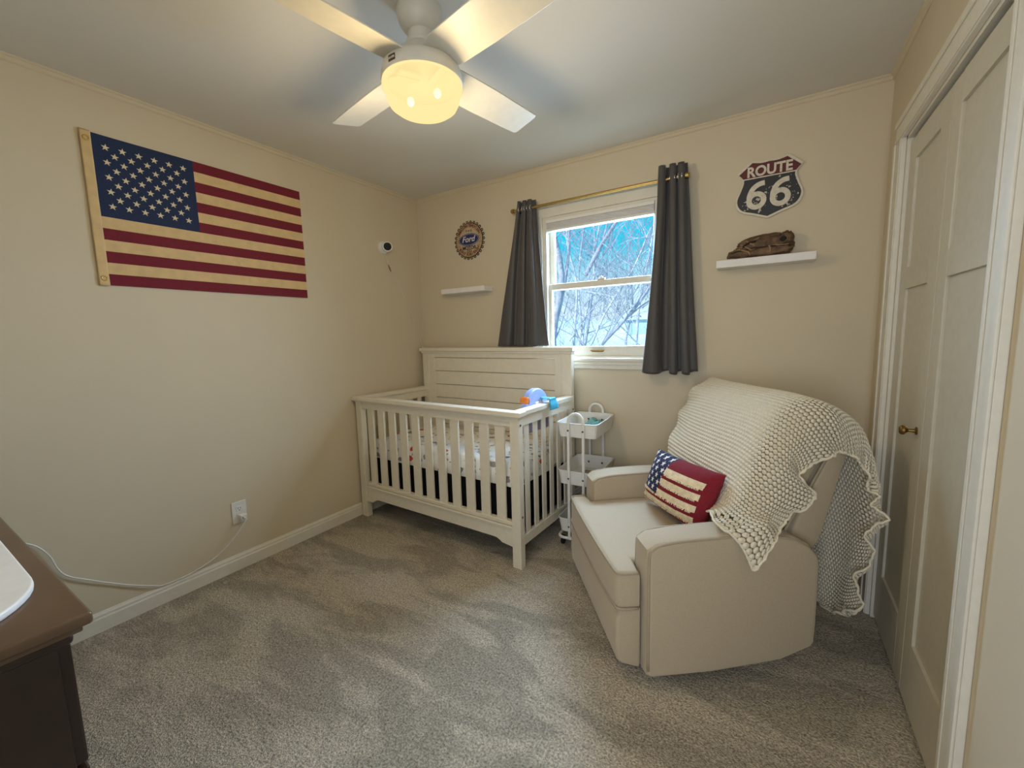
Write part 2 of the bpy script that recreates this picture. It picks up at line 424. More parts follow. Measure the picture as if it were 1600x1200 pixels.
# ------------------------------------------------------------------ room shell
XL, XR, H, YR = -0.015, 2.98, 2.44, -3.05
WX0, WX1, WZ0, WZ1 = 1.165, 1.955, 1.13, 2.105        # window hole
b = B(); box(b, XL - .1, XR + .75, YR - .1, .12, -.12, 0); struct('floor', b, M['carpet'])
b = B(); box(b, XL - .1, XR + .75, YR - .1, .12, H, H + .12); struct('ceiling', b, M['ceil'])
b = B(); box(b, XL - .12, XL, YR - .12, .12, 0, H); struct('wall_left', b, M['wall'])
b = B()
box(b, XL, WX0, 0, .12, 0, H); box(b, WX1, XR + .75, 0, .12, 0, H)
box(b, WX0, WX1, 0, .12, 0, WZ0); box(b, WX0, WX1, 0, .12, WZ1, H)
struct('wall_back', b, M['wall'])
CY0, CY1, CZ = -0.330, -1.292, 2.052                    # closet opening
b = B()
box(b, XR, XR + .1, CY0, 0, 0, H); box(b, XR, XR + .1, CY1, CY0, CZ, H); box(b, XR, XR + .1, YR, CY1, 0, H)
struct('wall_right', b, M['wall'])
b = B()   # closet interior
box(b, XR + .65, XR + .70, YR, 0, 0, H); box(b, XR + .1, XR + .65, -1.75, -1.70, 0, H)
struct('wall_closet', b, M['hallw'])
DX0, DX1, DZ = 2.12, 2.93, 2.04                         # doorway behind the camera
b = B()
box(b, XL, DX0, YR - .12, YR, 0, H); box(b, DX1, XR + .7, YR - .12, YR, 0, H); box(b, DX0, DX1, YR - .12, YR, DZ, H)
struct('wall_rear', b, M['wall'])
b = B()
box(b, 1.2, 1.3, -4.3, YR - .12, 0, H); box(b, 3.7, 3.8, -4.3, YR - .12, 0, H); box(b, 1.2, 3.8, -4.4, -4.3, 0, H)
struct('wall_hall', b, M['hallw'])
b = B(); box(b, 1.2, 3.8, -4.4, YR - .1, -.12, 0); struct('floor_hall', b, M['carpet'])
b = B(); box(b, 1.2, 3.8, -4.4, YR - .1, H, H + .12); struct('ceiling_hall', b, M['ceil'])

def baseboard(name, pts, n):
    """straight run between two wall points; n points into the room"""
    a, c = Vector(pts[0]), Vector(pts[1]); n = Vector(n)
    prof = [(0, 0), (.012, 0), (.012, .062), (.009, .068), (.009, .078), (.005, .086), (.003, .092), (0, .092)]
    bm = B(); prism(bm, [a + n * d + Vector((0, 0, z)) for d, z in prof], (c - a).length, (c - a).normalized())
    struct(name, bm, M['trim'])
baseboard('baseboard_left', ((XL, YR, 0), (XL, 0, 0)), (1, 0, 0))
baseboard('baseboard_back', ((XL, 0, 0), (XR, 0, 0)), (0, -1, 0))
baseboard('baseboard_right', ((XR, YR, 0), (XR, CY1 - .10, 0)), (-1, 0, 0))
def crown(name, a, c, n):
    a, c, n = Vector(a), Vector(c), Vector(n)
    prof = [(0, 0), (.018, 0), (.018, -.006), (.010, -.010), (.009, -.022), (.004, -.026), (0, -.026)]
    bm = B(); prism(bm, [a + n * d + Vector((0, 0, z)) for d, z in prof], (c - a).length, (c - a).normalized())
    struct(name, bm, M['wall'])
crown('trim_1', (XL, YR, H), (XL, 0, H), (1, 0, 0))
crown('trim_2', (XL, 0, H), (XR, 0, H), (0, -1, 0))
crown('trim_3', (XR, YR, H), (XR, 0, H), (-1, 0, 0))

# closet casing (jambs and moulded face)
def casing(name, y0, y1, z0, z1, horizontal=False):
    bm = B(); xf = 2.962
    if horizontal:
        box(bm, xf, XR, y0, y1, z0, z1, .003); box(bm, xf - .006, xf, y0, y1, z1 - .022, z1, .002); box(bm, xf - .003, xf, y0, y1, z0 + .004, z0 + .02, .001)
    else:
        out = y1 if y1 > CY0 else y0
        box(bm, xf, XR, y0, y1, z0, z1, .003)
        if y1 > CY0: box(bm, xf - .006, xf, y1 - .022, y1, z0, z1, .002); box(bm, xf - .003, xf, y0 + .004, y0 + .02, z0, z1, .001)
        else: box(bm, xf - .006, xf, y0, y0 + .022, z0, z1, .002); box(bm, xf - .003, xf, y1 - .02, y1 - .004, z0, z1, .001)
    struct(name, bm, M['trim'])
casing('trim_4', CY0, CY0 + .10, 0, CZ)
casing('trim_5', CY1 - .095, CY1, 0, CZ)
casing('trim_6', CY1 - .095, CY0 + .10, CZ, CZ + .085, True)
b = B(); box(b, XR, XR + .1, CY0 - .012, CY0, 0, CZ); box(b, XR, XR + .1, CY1, CY1 + .012, 0, CZ); box(b, XR, XR + .1, CY1, CY0, CZ - .012, CZ)
struct('trim_7', b, M['trim'])

def bifold(name, y0, y1, stile, knob=None):
    """leaf from y0 (near) to y1 (far), moulded recessed panels"""
    root = empty(name, (2.990, 0, 0), kind='structure')
    bm = B(); T = .032; z0, z1 = .018, 2.022
    pa, pb = y0 + stile, y1 - stile
    box(bm, 0, T, y0, pa, z0, z1, .003); box(bm, 0, T, pb, y1, z0, z1, .003)
    for a, c in ((z0, .247), (1.447, 1.527), (1.935, z1)): box(bm, 0, T, pa, pb, a, c)
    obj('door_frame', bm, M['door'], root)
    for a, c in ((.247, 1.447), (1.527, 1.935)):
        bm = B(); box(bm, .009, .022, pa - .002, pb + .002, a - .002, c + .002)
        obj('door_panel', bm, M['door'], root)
    if knob:
        bm = B(); lathe(bm, [(.013, 0), (.014, -.003), (.0065, -.006), (.0055, -.022), (.010, -.028), (.0165, -.033), (.0165, -.040), (.012, -.045), (.002, -.046)], (0, knob[0], knob[1]), 20, 'x')
        obj('knob', bm, M['knob'], root, smooth=True, angle=40)
    return root
bifold('door_1', -.8135, CY0 - .014, .095, knob=(-.752, .945))
bifold('door_2', CY1 + .014, -.8165, .085)

# ------------------------------------------------------------------ window
win = empty('window_1', (0, 0, 0), kind='structure')
b = B()
cw = .072
for x0, x1, z0, z1 in ((WX0 - cw, WX0 + .004, 1.12, WZ1 - .004), (WX1 - .004, WX1 + cw, 1.12, WZ1 - .004), (WX0 - cw, WX1 + cw, WZ1 - .004, WZ1 + cw)):
    box(b, x0, x1, -.018, .0, z0, z1, .003)
box(b, WX0 - cw - .006, WX0 - cw + .016, -.026, -.001, 1.12, WZ1 + cw - .016, .003); box(b, WX1 + cw - .016, WX1 + cw + .006, -.026, -.001, 1.12, WZ1 + cw - .016, .003)
box(b, WX0 - cw - .006, WX1 + cw + .006, -.026, -.001, WZ1 + cw - .016, WZ1 + cw + .006, .003)
obj('window_casing', b, M['trim'], win)
b = B()
box(b, WX0 - cw - .01, WX1 + cw + .01, -.035, 0, 1.118, 1.140, .004); box(b, WX0 - cw, WX1 + cw, -.024, 0, 1.095, 1.118, .003); box(b, WX0 - cw, WX1 + cw, -.016, 0, 1.068, 1.095, .003)
obj('window_sill', b, M['trim'], win)
b = B()
for x0, x1 in ((WX0, WX0 + .02), (WX1 - .02, WX1)): box(b, x0, x1, .0005, .12, WZ0 + .02, WZ1 - .02)
box(b, WX0, WX1, .0005, .12, WZ1 - .02, WZ1); box(b, WX0, WX1, .0005, .13, WZ0, WZ0 + .02)
box(b, WX0 + .02, WX0 + .03, .001, .03, WZ0 + .02, WZ1 - .02); box(b, WX1 - .03, WX1 - .02, .001, .03, WZ0 + .02, WZ1 - .02)
obj('window_jamb', b, M['trim'], win)
def sash(y0, y1, z0, z1, rb, rt, st, a, c):
    bm = B()
    box(bm, a, a + st, y0, y1, z0, z1, .004); box(bm, c - st, c, y0, y1, z0, z1, .004)
    box(bm, a + st, c - st, y0, y1, z0, z0 + rb, .004); box(bm, a + st, c - st, y0, y1, z1 - rt, z1, .004)
    s = obj('sash', bm, M['trim'], win)
    bm = B(); box(bm, a + st - .005, c - st + .005, (y0 + y1) / 2 - .002, (y0 + y1) / 2 + .002, z0 + rb - .005, z1 - rt + .005)
    obj('pane', bm, M['glass'], s)
    return s
sash(.072, .102, 1.615, 2.085, .045, .036, .035, WX0 + .02, WX1 - .02)
low = sash(.034, .064, 1.150, 1.655, .068, .040, .028, WX0 + .022, WX1 - .022)
b = B(); box(b, 1.505, 1.60, .018, .035, 1.184, 1.192, .003); box(b, 1.512, 1.593, .026, .035, 1.178, 1.186, .002); obj('lift_handle', b, M['knob'], low)
b = B(); box(b, 1.55, 1.60, .036, .062, 1.655, 1.668, .003); lathe(b, [(.012, 0), (.010, .010), (.002, .012)], (1.575, .048, 1.668), 12); obj('sash_lock', b, M['white'], win)

# raised cellular shade
sh = empty('window_shade', (1.56, .012, 2.05), label='white cellular shade raised to the top of the window', cat='window shade')
b = B(); box(b, -.365, .365, -.022, .03, .012, .034, .003); obj('headrail', b, M['white'], sh)
b = B()
for k in range(7): box(b, -.362, .362, -.018, .026, .012 - .0058 * (k + 1), .0102 - .0058 * k, .001)
obj('shade_fabric', b, M['shelf'], sh)
b = B(); box(b, -.365, .365, -.021, .029, -.043, -.029, .003); obj('bottom_rail', b, M['white'], sh)

# ------------------------------------------------------------------ curtain rod and curtains
RZ, RY = 2.160, -.088
rod = empty('curtain_rod', (1.55, RY, RZ), label='brass curtain rod across the top of the window', cat='curtain rod')
b = B(); tube(b, [(-.555, 0, 0), (.555, 0, 0)], .0095, 14); obj('rod', b, M['brass'], rod, smooth=True, angle=40)
for s in (-1, 1):
    b = B(); lathe(b, [(.010, 0), (.0155, .004), (.0155, .020), (.010, .026), (.002, .027)] if s > 0 else [(.010, 0), (.0155, -.004), (.0155, -.020), (.010, -.026), (.002, -.027)], (s * .555, 0, 0), 16, 'x'); obj('finial', b, M['brass'], rod, smooth=True, angle=35)
    b = B(); box(b, s * .53 - .005, s * .53 + .005, -.010, -RY - .004, -.018, -.008); box(b, s * .53 - .012, s * .53 + .012, -RY - .006, -RY - .0005, -.04, .03, .002); box(b, s * .53 - .005, s * .53 + .005, -.014, -.010, -.018, .004)
    obj('bracket', b, M['brass'], rod)

def curtain(label, xl, xr, zt, zb, folds, seed, ph, amp0, amp1, hem):
    """xl, xr: functions of t (0 top .. 1 bottom) for the two side edges"""
    root = empty('curtain', ((xl(0) + xr(0)) / 2, RY, zb(.5)), label=label, cat='curtain', group='curtains on the brass rod')
    off = root.location
    def fn(s, t):
        a, c = xl(t), xr(t)
        w = 2 * pi * folds * (s + .07 * sin(2 * pi * s + seed) * (.4 + t)) + ph + .9 * t * sin(seed + 2.4 * t)
        x = a + (c - a) * s + 0.35 * (c - a) / folds / 2 * sin(2 * w) * (1 - .5 * t)
        amp = (amp0 + (amp1 - amp0) * t) * (1 - .45 * t * (.5 + .5 * sin(5 * s + seed)))
        y = RY + amp * cos(w) * (.75 + .25 * sin(3.1 * s + seed)) + .008 * t * noise.noise(Vector((s * 5, t * 3, seed)))
        y = min(y, -.034)
        z = zt + (zb(s) - zt) * t + hem * t ** 6 * sin(w + 1.0)
        return Vector((x, y, z)) - off
    bm = B(); gridsurf(bm, fn, 150, 70)
    o = obj('panel', bm, M['curtain'], root, smooth=True); solidify(o, .0025)
    n = max(2, int(round(folds * 2)))
    for k in range(n):
        s = (k + .5) / n; c = fn(s, .045) + off
        bm = B(); pts = [Vector((.004 * cos(a * pi / 8), .021 * cos(a * pi / 8), .021 * sin(a * pi / 8))) for a in range(16)]
        tube(bm, [Vector((c.x, RY, RZ)) + p for p in pts], .0035, 6, closed=True)
        bmesh.ops.translate(bm, verts=bm.verts[:], vec=-off)
        obj('grommet', bm, M['chrome'], root, smooth=True)
    return root
lerp = lambda a, c, t: a + (c - a) * t
curtain('charcoal curtain on the left of the window, hem on the crib headboard', lambda t: lerp(1.035, .852, t ** 1.05), lambda t: 1.150 + .085 * t ** 1.4 + .0 * t, 2.213, lambda s: 1.226, 2.6, 3.0, pi, .030, .048, .0)
curtain('charcoal curtain on the right of the window, hanging free to below the sill', lambda t: 1.966 - .015 * t - .085 * max(0, t - .12) ** 1.6, lambda t: lerp(2.112, 2.188, t ** 1.1), 2.232, lambda s: 1.062, 2.9, 8.0, .4, .032, .045, .010)

# ------------------------------------------------------------------ wall flag
def star_pts(r, rot=0):
    return [(r * (1 if k % 2 == 0 else .40) * sin(rot + k * pi / 5), r * (1 if k % 2 == 0 else .40) * cos(rot + k * pi / 5)) for k in range(10)]
FY0, FY1, FZ0, FZ1 = -2.028, -1.036, 1.578, 2.235
flag = empty('wall_flag', (XL, (FY0 + FY1) / 2, FZ0), label='aged cloth American flag pinned flat on the left wall', cat='flag')
HW = .036
def fx(y, z): return .006 + .0022 * noise.noise(Vector((y * 5, z * 7, 1))) + .0012 * sin(z * 60 + y * 9) * .4
SH = (FZ1 - FZ0) / 13.0; CYW = FY0 + HW + .382
def fl(y, z, d=0.0): return Vector((fx(y, z) + d, y - (FY0 + FY1) / 2, z - FZ0))
b = B()
ys = [FY0 + HW + (FY1 - FY0 - HW) * i / 120 for i in range(121)]
def fm(u, v):
    y = FY0 + HW + u * (FY1 - FY0 - HW); k = int((1 - v) * 13)
    if y < CYW and k < 7: return 2
    return 0 if k % 2 == 0 else 1
nu = 119; 
def ffn(u, v): return fl(FY0 + HW + u * (FY1 - FY0 - HW), FZ0 + v * (FZ1 - FZ0))
gridsurf(b, ffn, 250, 13 * 6, fm)
sr = .0155
for r_ in range(9):
    n = 6 if r_ % 2 == 0 else 5
    for c_ in range(n):
        cy = FY0 + HW + .045 + (c_ * 2 + (0 if r_ % 2 == 0 else 1)) * .0292
        cz = FZ1 - .050 - r_ * .0318
        ctr = b.verts.new(fl(cy, cz, .0016)); ring = [b.verts.new(fl(cy + px, cz + pz, .0012)) for px, pz in star_pts(sr, .1)]
        for k in range(10):
            f = b.faces.new((ctr, ring[k], ring[(k + 1) % 10])); f.material_index = 3
o = obj('flag_cloth', b, [M['red'], M['cream'], M['navy'], M['star']], flag, smooth=True)
b = B(); gridsurf(b, lambda u, v: fl(FY0 + u * HW, FZ0 - .004 + v * (FZ1 - FZ0 + .008), .001), 6, 60); o = obj('header_band', b, M['cream'], flag, smooth=True); solidify(o, .002, 1)
for z in (FZ0 + .03, FZ1 - .03):
    b = B(); lathe(b, [(.006, .003), (.008, .006), (.012, .005), (.013, .001)], fl(FY0 + .019, z), 20, 'x', cap=False); obj('grommet', b, M['brass'], flag, smooth=True)

# ------------------------------------------------------------------ outlet, charger, cable
ou = empty('wall_outlet', (XL, -1.563, .335), label='white outlet plate on the left wall above the baseboard', cat='outlet')
b = B(); box(b, 0, .006, -.039, .039, -.063, .063, .003); obj('cover_plate', b, M['white'], ou)
for dz in (.021, -.021):
    b = B(); box(b, .004, .0075, -.017, .017, dz - .016, dz + .016, .002); rc = obj('receptacle', b, M['white'], ou)
    for y0, y1, z0, z1 in ((-.0075, -.0050, -.001, .008), (.0050, .0075, -.001, .007), (-.0022, .0022, -.011, -.006)):
        b = B(); box(b, .007, .0079, y0, y1, dz + z0, dz + z1); obj('slot', b, M['blackp'], rc)
chg = empty('wall_charger', (XL + .008, -1.560, .312), label='small white charger plugged into the lower socket of the wall outlet', cat='charger')
b = B(); box(b, 0, .034, -.014, .020, -.016, .012, .004); obj('charger_body', b, M['white'], chg)
b = B(); box(b, .034, .0345, -.006, .012, -.006, .0); obj('charger_port', b, M['blackp'], chg)
cb = empty('charging_cable', (XL + .04, -1.553, .309), label='thin white cable drooping from the wall charger along the baseboard', cat='cable')
cpts = [(XL + .043, -1.557, .309), (XL + .062, -1.557, .305), (XL + .066, -1.57, .285), (XL + .045, -1.62, .215), (XL + .025, -1.69, .148), (XL + .016, -1.77, .112), (XL + .012, -1.845, .097), (XL + .012, -1.94, .097), (XL + .016, -1.985, .118), (XL + .012, -2.07, .168), (XL + .012, -2.15, .225), (XL + .014, -2.21, .272), (XL + .012, -2.262, .315), (XL + .012, -2.287, .362), (XL + .014, -2.305, .43), (XL + .012, -2.345, .495), (XL + .02, -2.42, .54), (.06, -2.56, .60), (.25, -2.75, .66), (.44, -2.80, .70)]
b = B(); tube(b, [Vector(p) - cb.location for p in spline(cpts, 6)], .0028, 6); obj('cord', b, M['white'], cb, smooth=True)
b = B(); box(b, .0, .016, -.010, .002, -.004, .004, .002); obj('usb_plug', b, M['white'], cb)

# ------------------------------------------------------------------ nursery camera on the left wall
nc = empty('wall_camera', (XL, -.385, 1.998), label='small white round nursery camera mounted high on the left wall', cat='camera')
b = B(); lathe(b, [(.046, 0), (.046, .012), (.040, .020), (.018, .028), (.014, .034)], (0, 0, 0), 32, 'x'); obj('mount', b, M['white'], nc, smooth=True, angle=40)
d = Vector((.80, -.58, -.10)).normalized(); c0 = Vector((.030, .012, 0))
def along(prof, c, d, bm, seg=28, mi=0):
    q = d.to_track_quat('Z', 'Y').to_matrix().to_4x4(); q.translation = c
    n0 = len(bm.verts); lathe(bm, prof, (0, 0, 0), seg, mi=mi); bm.verts.ensure_lookup_table()
    for v in bm.verts[n0:]: v.co = q @ v.co
b = B(); along([(.004, -.010), (.022, -.006), (.034, .006), (.038, .03), (.038, .058), (.035, .064), (.030, .066)], c0, d, b); obj('camera_body', b, M['white'], nc, smooth=True, angle=40)
b = B(); along([(.030, .064), (.028, .0675), (.014, .0685), (.001, .069)], c0, d, b); obj('lens_face', b, M['blackp'], nc, smooth=True, angle=40)
ccb = empty('camera_cord', (XL + .004, -.35, 1.95), label='thin white cord running from the nursery camera to the room corner', cat='cord')
b = B(); tube(b, [Vector(p) - ccb.location for p in spline([(XL + .006, -.375, 1.955), (XL + .005, -.355, 1.91), (XL + .005, -.335, 1.855), (XL + .005, -.285, 1.78), (XL + .005, -.21, 1.66), (XL + .005, -.12, 1.47), (XL + .005, -.04, 1.30), (XL + .006, -.012, 1.20), (XL + .006, -.012, .9)], 5)], .0028, 6); obj('cord', b, M['trim'], ccb, smooth=True)
b = B(); tube(b, [Vector(p) - ccb.location for p in ((XL + .007, -.345, 1.875), (XL + .007, -.333, 1.850), (XL + .007, -.322, 1.825))], [.003, .006, .004], 8); obj('cord_clip', b, M['lace'], ccb, smooth=True)

# ------------------------------------------------------------------ floating shelves
def shelf(label, x0, x1, z0, z1, y=-.105):
    r = empty('floating_shelf', ((x0 + x1) / 2, 0, z0), label=label, cat='shelf', group='floating shelves on the back wall')
    bm = B(); box(bm, x0 - r.location.x, x1 - r.location.x, y, -.0005, 0, z1 - z0, .002); obj('shelf_board', bm, M['shelf'], r)
shelf('empty white floating shelf under the round motor company sign', .309, .730, 1.640, 1.678)
shelf('white floating shelf holding the leather baseball glove', 2.278, 2.721, 1.638, 1.678)

# ------------------------------------------------------------------ shield sign
sg = empty('highway_sign', (2.505, 0, 2.035), label='worn black and red shield-shaped highway sign reading ROUTE 66', cat='sign')
so = [(.0, .146), (.04, .144), (.083, .153), (.148, .098), (.122, .060), (.134, .010), (.1535, -.049), (.130, -.1), (.062, -.127), (.0, -.151)]
half = spline([Vector((x, 0, z)) for x, z in [so[0], so[1], so[2]]], 5)[:-1] + [Vector((.083, 0, .153))] + spline([Vector((x, 0, z)) for x, z in so[2:4]], 3)[1:-1] + [Vector((.148, 0, .098))] + spline([Vector((x, 0, z)) for x, z in so[3:]], 6)[1:]
outl = half + [Vector((-p.x, 0, p.z)) for p in reversed(half[1:-1])]
b = B(); prism(b, [Vector((p.x, -.004, p.z)) for p in outl], .008, (0, -1, 0), bev=.0015); obj('sign_plate', b, M['signw'], sg)
def clip_poly(poly, zc, keep_above):
    out = []
    for i, p in enumerate(poly):
        q = poly[(i + 1) % len(poly)]; a_ = (p.z >= zc) == keep_above; c_ = (q.z >= zc) == keep_above
        if a_: out.append(p)
        if a_ != c_:
            t = (zc - p.z) / (q.z - p.z); out.append(p.lerp(q, t))
    return out
inn = [Vector((p.x * .93, 0, p.z * .925 + .0)) for p in outl]
def face_prism(poly, m, name, par, y0=-.0121, d=.0008):
    bm = B(); a_ = [bm.verts.new((p.x, y0, p.z)) for p in poly]; f = bm.faces.new(a_)
    r = bmesh.ops.extrude_face_region(bm, geom=[f]); bmesh.ops.translate(bm, verts=[v for v in r['geom'] if isinstance(v, bmesh.types.BMVert)], vec=(0, -d, 0))
    bmesh.ops.triangulate(bm, faces=[f for f in bm.faces if len(f.verts) > 4], ngon_method='EAR_CLIP')
    return obj(name, bm, m, par)
face_prism(clip_poly(inn, .066, True), M['signr'], 'red_field', sg)
face_prism(clip_poly(inn, .060, False), M['signk'], 'black_field', sg)
TXM = lambda x, z, y=-.0132: Matrix(((1, 0, 0, x), (0, 0, -1, y), (0, 1, 0, z), (0, 0, 0, 1)))
b = B(); add_text(b, 'ROUTE', .070, TXM(0, .093), bold=.0022, sx_=.90); obj('route_lettering', b, M['signw'], sg)
def strip(bm, path, hw, y0, d):
    path = [Vector((p[0], 0, p[1])) for p in path]; L_, R_ = [], []
    for i, p in enumerate(path):
        t = (path[min(i + 1, len(path) - 1)] - path[max(i - 1, 0)]).normalized(); n = Vector((-t.z, 0, t.x))
        L_.append(p + n * hw); R_.append(p - n * hw)
    for i in range(len(path) - 1):
        q = [L_[i], L_[i + 1], R_[i + 1], R_[i]]
        fr = [bm.verts.new((p.x, y0 - d, p.z)) for p in q]; bk_ = [bm.verts.new((p.x, y0, p.z)) for p in q]
        bm.faces.new(fr)
        bm.faces.new((fr[0], fr[1], bk_[1], bk_[0])); bm.faces.new((fr[2], fr[3], bk_[3], bk_[2]))
for cx in (-.0535, .0535):
    b = B(); cz = -.052
    ring = [(cx + .0335 * sin(2 * pi * k / 36), cz + .0335 * cos(2 * pi * k / 36)) for k in range(37)]
    strip(b, ring, .0125, -.0128, .0006)
    strip(b, [(p.x, p.z) for p in spline([Vector((cx - .0325, 0, cz)), Vector((cx - .031, 0, cz + .030)), Vector((cx - .016, 0, cz + .062)), Vector((cx + .010, 0, cz + .080)), Vector((cx + .036, 0, cz + .084))], 8)], .0125, -.0128, .0007)
    bmesh.ops.remove_doubles(b, verts=b.verts[:], dist=1e-5)
    obj('numeral', b, M['signw'], sg)

# ------------------------------------------------------------------ round motor sign
rs = empty('round_sign', (.532, 0, 2.042), label='round bottle-cap shaped metal motor company sign with a blue oval', cat='sign')
M['bdisc'] = mat('badge_cream', (0.50, 0.40, 0.27), 0.5, var=(60, 0.15))
M['bring'] = mat('badge_rust_band', (0.44, 0.30, 0.17), 0.5, var=(70, 0.25))
M['bink'] = mat('badge_dark_ink', (0.05, 0.025, 0.02), 0.5)
M['bblue'] = mat('badge_blue', (0.02, 0.025, 0.12), 0.4)
M['bwhite'] = mat('badge_white', (0.65, 0.63, 0.62), 0.4)
M['bred'] = mat('badge_red_ink', (0.16, 0.04, 0.02), 0.5)
b = B(); lathe(b, [(.127, -.002), (.127, -.009), (.122, -.011), (.001, -.011)], (0, 0, 0), 64, 'y'); obj('sign_disc', b, M['bring'], rs)
b = B(); lathe(b, [(.090, -.0112), (.090, -.0122), (.001, -.0122)], (0, 0, 0), 64, 'y'); obj('centre_disc', b, M['bdisc'], rs)
b = B()
for k in range(26):
    a = 2 * pi * k / 26; tube(b, [Vector((.1355 * cos(a) + .0085 * cos(q * pi / 5), -.006, .1355 * sin(a) + .0085 * sin(q * pi / 5))) for q in range(10)], .0030, 6, closed=True)
tube(b, [Vector((.1265 * cos(2 * pi * k / 64), -.008, .1265 * sin(2 * pi * k / 64))) for k in range(64)], .0032, 6, closed=True)
obj('crimped_rim', b, M['bink'], rs, smooth=True)
b = B()
el = [Vector((.098 * cos(2 * pi * k / 48), -.0124, .046 * sin(2 * pi * k / 48) + .004)) for k in range(48)]
prism(b, el, .002, (0, -1, 0)); obj('blue_oval', b, M['bblue'], rs)
b = B(); tube(b, [Vector((.092 * cos(2 * pi * k / 48), -.0146, .040 * sin(2 * pi * k / 48) + .004)) for k in range(48)], .0012, 5, closed=True)
add_text(b, 'Ford', .060, TXM(0, .006, -.0148) @ Matrix.Shear('XZ', 4, (.0, .0)) @ Matrix(((1, .28, 0, 0), (0, 1, 0, 0), (0, 0, 1, 0), (0, 0, 0, 1))), bold=.0012, sx_=1.05); obj('oval_lettering', b, M['bwhite'], rs)
for tx_, sz_, tz_ in (('MOTOR', .036, -.058), ('CO', .030, -.082), ('* * *', .034, .062)):
    b = B(); add_text(b, tx_, sz_, TXM(0, tz_, -.0128), bold=.001); obj('centre_lettering', b, M['bink'], rs)
def arc_text(bm, s, r, a0, a1, size, top=True):
    for i, ch in enumerate(s):
        if ch == ' ': continue
        a = a0 + (a1 - a0) * (i + .5) / len(s); x, z = r * sin(a), r * cos(a)
        rot = -a if top else pi - a
        add_text(bm, ch, size, TXM(x, z, -.0118) @ Matrix.Rotation(rot, 4, 'Z'), bold=.0006)
b = B(); arc_text(b, 'AMERICAN TRADITION', .108, -1.15, 1.15, .027); obj('rim_lettering', b, M['bred'], rs)
b = B(); arc_text(b, 'BUILT FORD TOUGH', .108, pi + 1.0, pi - 1.0, .027, False); obj('rim_lettering', b, M['bred'], rs)

# ------------------------------------------------------------------ baseball glove
gl = empty('baseball_glove', (2.475, -.056, 1.678), label='old brown leather baseball glove lying on the right floating shelf', cat='baseball glove')
def blob(bm, c, r, rot=(0, 0, 0), amp=.12, fr=3.0, seed=0, sub=4, crease=0.0):
    n0 = len(bm.verts); bmesh.ops.create_icosphere(bm, subdivisions=sub, radius=1.0); bm.verts.ensure_lookup_table()
    Rm = (Matrix.Rotation(rot[2], 3, 'Z') @ Matrix.Rotation(rot[1], 3, 'Y') @ Matrix.Rotation(rot[0], 3, 'X'))
    for v in bm.verts[n0:]:
        d_ = v.co.normalized(); k = 1 + amp * noise.noise(d_ * fr + Vector((seed, seed * 2, 0)))
        if crease: k -= crease * (1 - min(1, abs(noise.noise(d_ * fr * 2.1 + Vector((seed * 3, 1, 4)))) * 6))
        v.co = Rm @ Vector((d_.x * r[0] * k, d_.y * r[1] * k, d_.z * r[2] * k)) + Vector(c)
from mathutils.bvhtree import BVHTree
trees_ = []
def glove_part(name, blobs, m='leather'):
    bm = B()
    for q in blobs: blob(bm, *q, crease=.10)
    for v in bm.verts: v.co.z = max(v.co.z, .001); v.co.y = min(v.co.y, .050)
    trees_.append(BVHTree.FromBMesh(bm)); return obj(name, bm, M[m], gl, smooth=True)
glove_part('palm', [((.030, .004, .054), (.118, .040, .064), (0, radians(-6), 0), .16, 2.6, 2, 5), ((.092, .0, .052), (.060, .040, .062), (0, 0, 0), .18, 3.0, 4, 5)])
for c, r, a in (((-.082, -.030, .022), (.062, .022, .023), -4), ((-.098, -.012, .036), (.056, .018, .018), 26), ((-.070, .000, .062), (.070, .018, .019), 28), ((-.028, .012, .094), (.078, .018, .021), 14)):
    glove_part('finger', [(c, r, (0, radians(-a), radians(4)), .14, 3.0, 5 + a, 4)])
glove_part('thumb', [((.050, -.034, .026), (.100, .017, .024), (0, radians(-3), 0), .18, 3, 11, 4)])
glove_part('wrist_strap', [((.118, -.008, .080), (.034, .040, .040), (0, radians(12), 0), .18, 3, 17, 4)])
def on_glove(x, z, off=.0015):
    y = .0
    for t_ in trees_:
        h = t_.ray_cast(Vector((x, -.3, z)), Vector((0, 1, 0)))
        if h[0] is not None: y = min(y, h[0].y)
    return Vector((x, y - off, z))
def lacing(pts, r=.0040, name='lace', m='lace'):
    bm = B(); q = [on_glove(p.x, p.z) for p in spline([Vector((x, 0, z)) for x, z in pts], 6)]
    q = [q[0]] + [(q[i - 1] + q[i] * 2 + q[i + 1]) / 4 for i in range(1, len(q) - 1)] + [q[-1]]
    tube(bm, q, r, 6); obj(name, bm, M[m], gl, smooth=True)
lacing([(-.125, .028), (-.06, .044), (-.02, .050), (.05, .046), (.135, .042)], .0022, 'seam', 'dark')
lacing([(-.115, .050), (-.075, .040), (-.045, .028), (-.038, .012)])
lacing([(-.085, .075), (-.055, .055), (-.035, .040)]); lacing([(-.060, .092), (-.035, .072), (-.018, .060)])
lacing([(-.10, .045), (-.05, .075), (.0, .100)], .0032); lacing([(.045, .052), (.052, .034), (.050, .014)]); lacing([(.075, .050), (.10, .046), (.13, .050)])
lacing([(-.075, .060), (-.045, .078), (-.015, .082)], .006, 'web_gap', 'dark')
bm_ = B(); c_ = on_glove(.106, .076, .001)
lathe(bm_, [(.014, -.001), (.012, -.003), (.001, -.0035)], c_, 18, 'y'); obj('strap_hole', bm_, M['dark'], gl)
bm_ = B(); tube(bm_, [on_glove(.106 + .018 * cos(k * pi / 8), .076 + .015 * sin(k * pi / 8), .001) for k in range(16)], .0045, 6, closed=True); obj('strap_loop', bm_, M['leather'], gl, smooth=True)

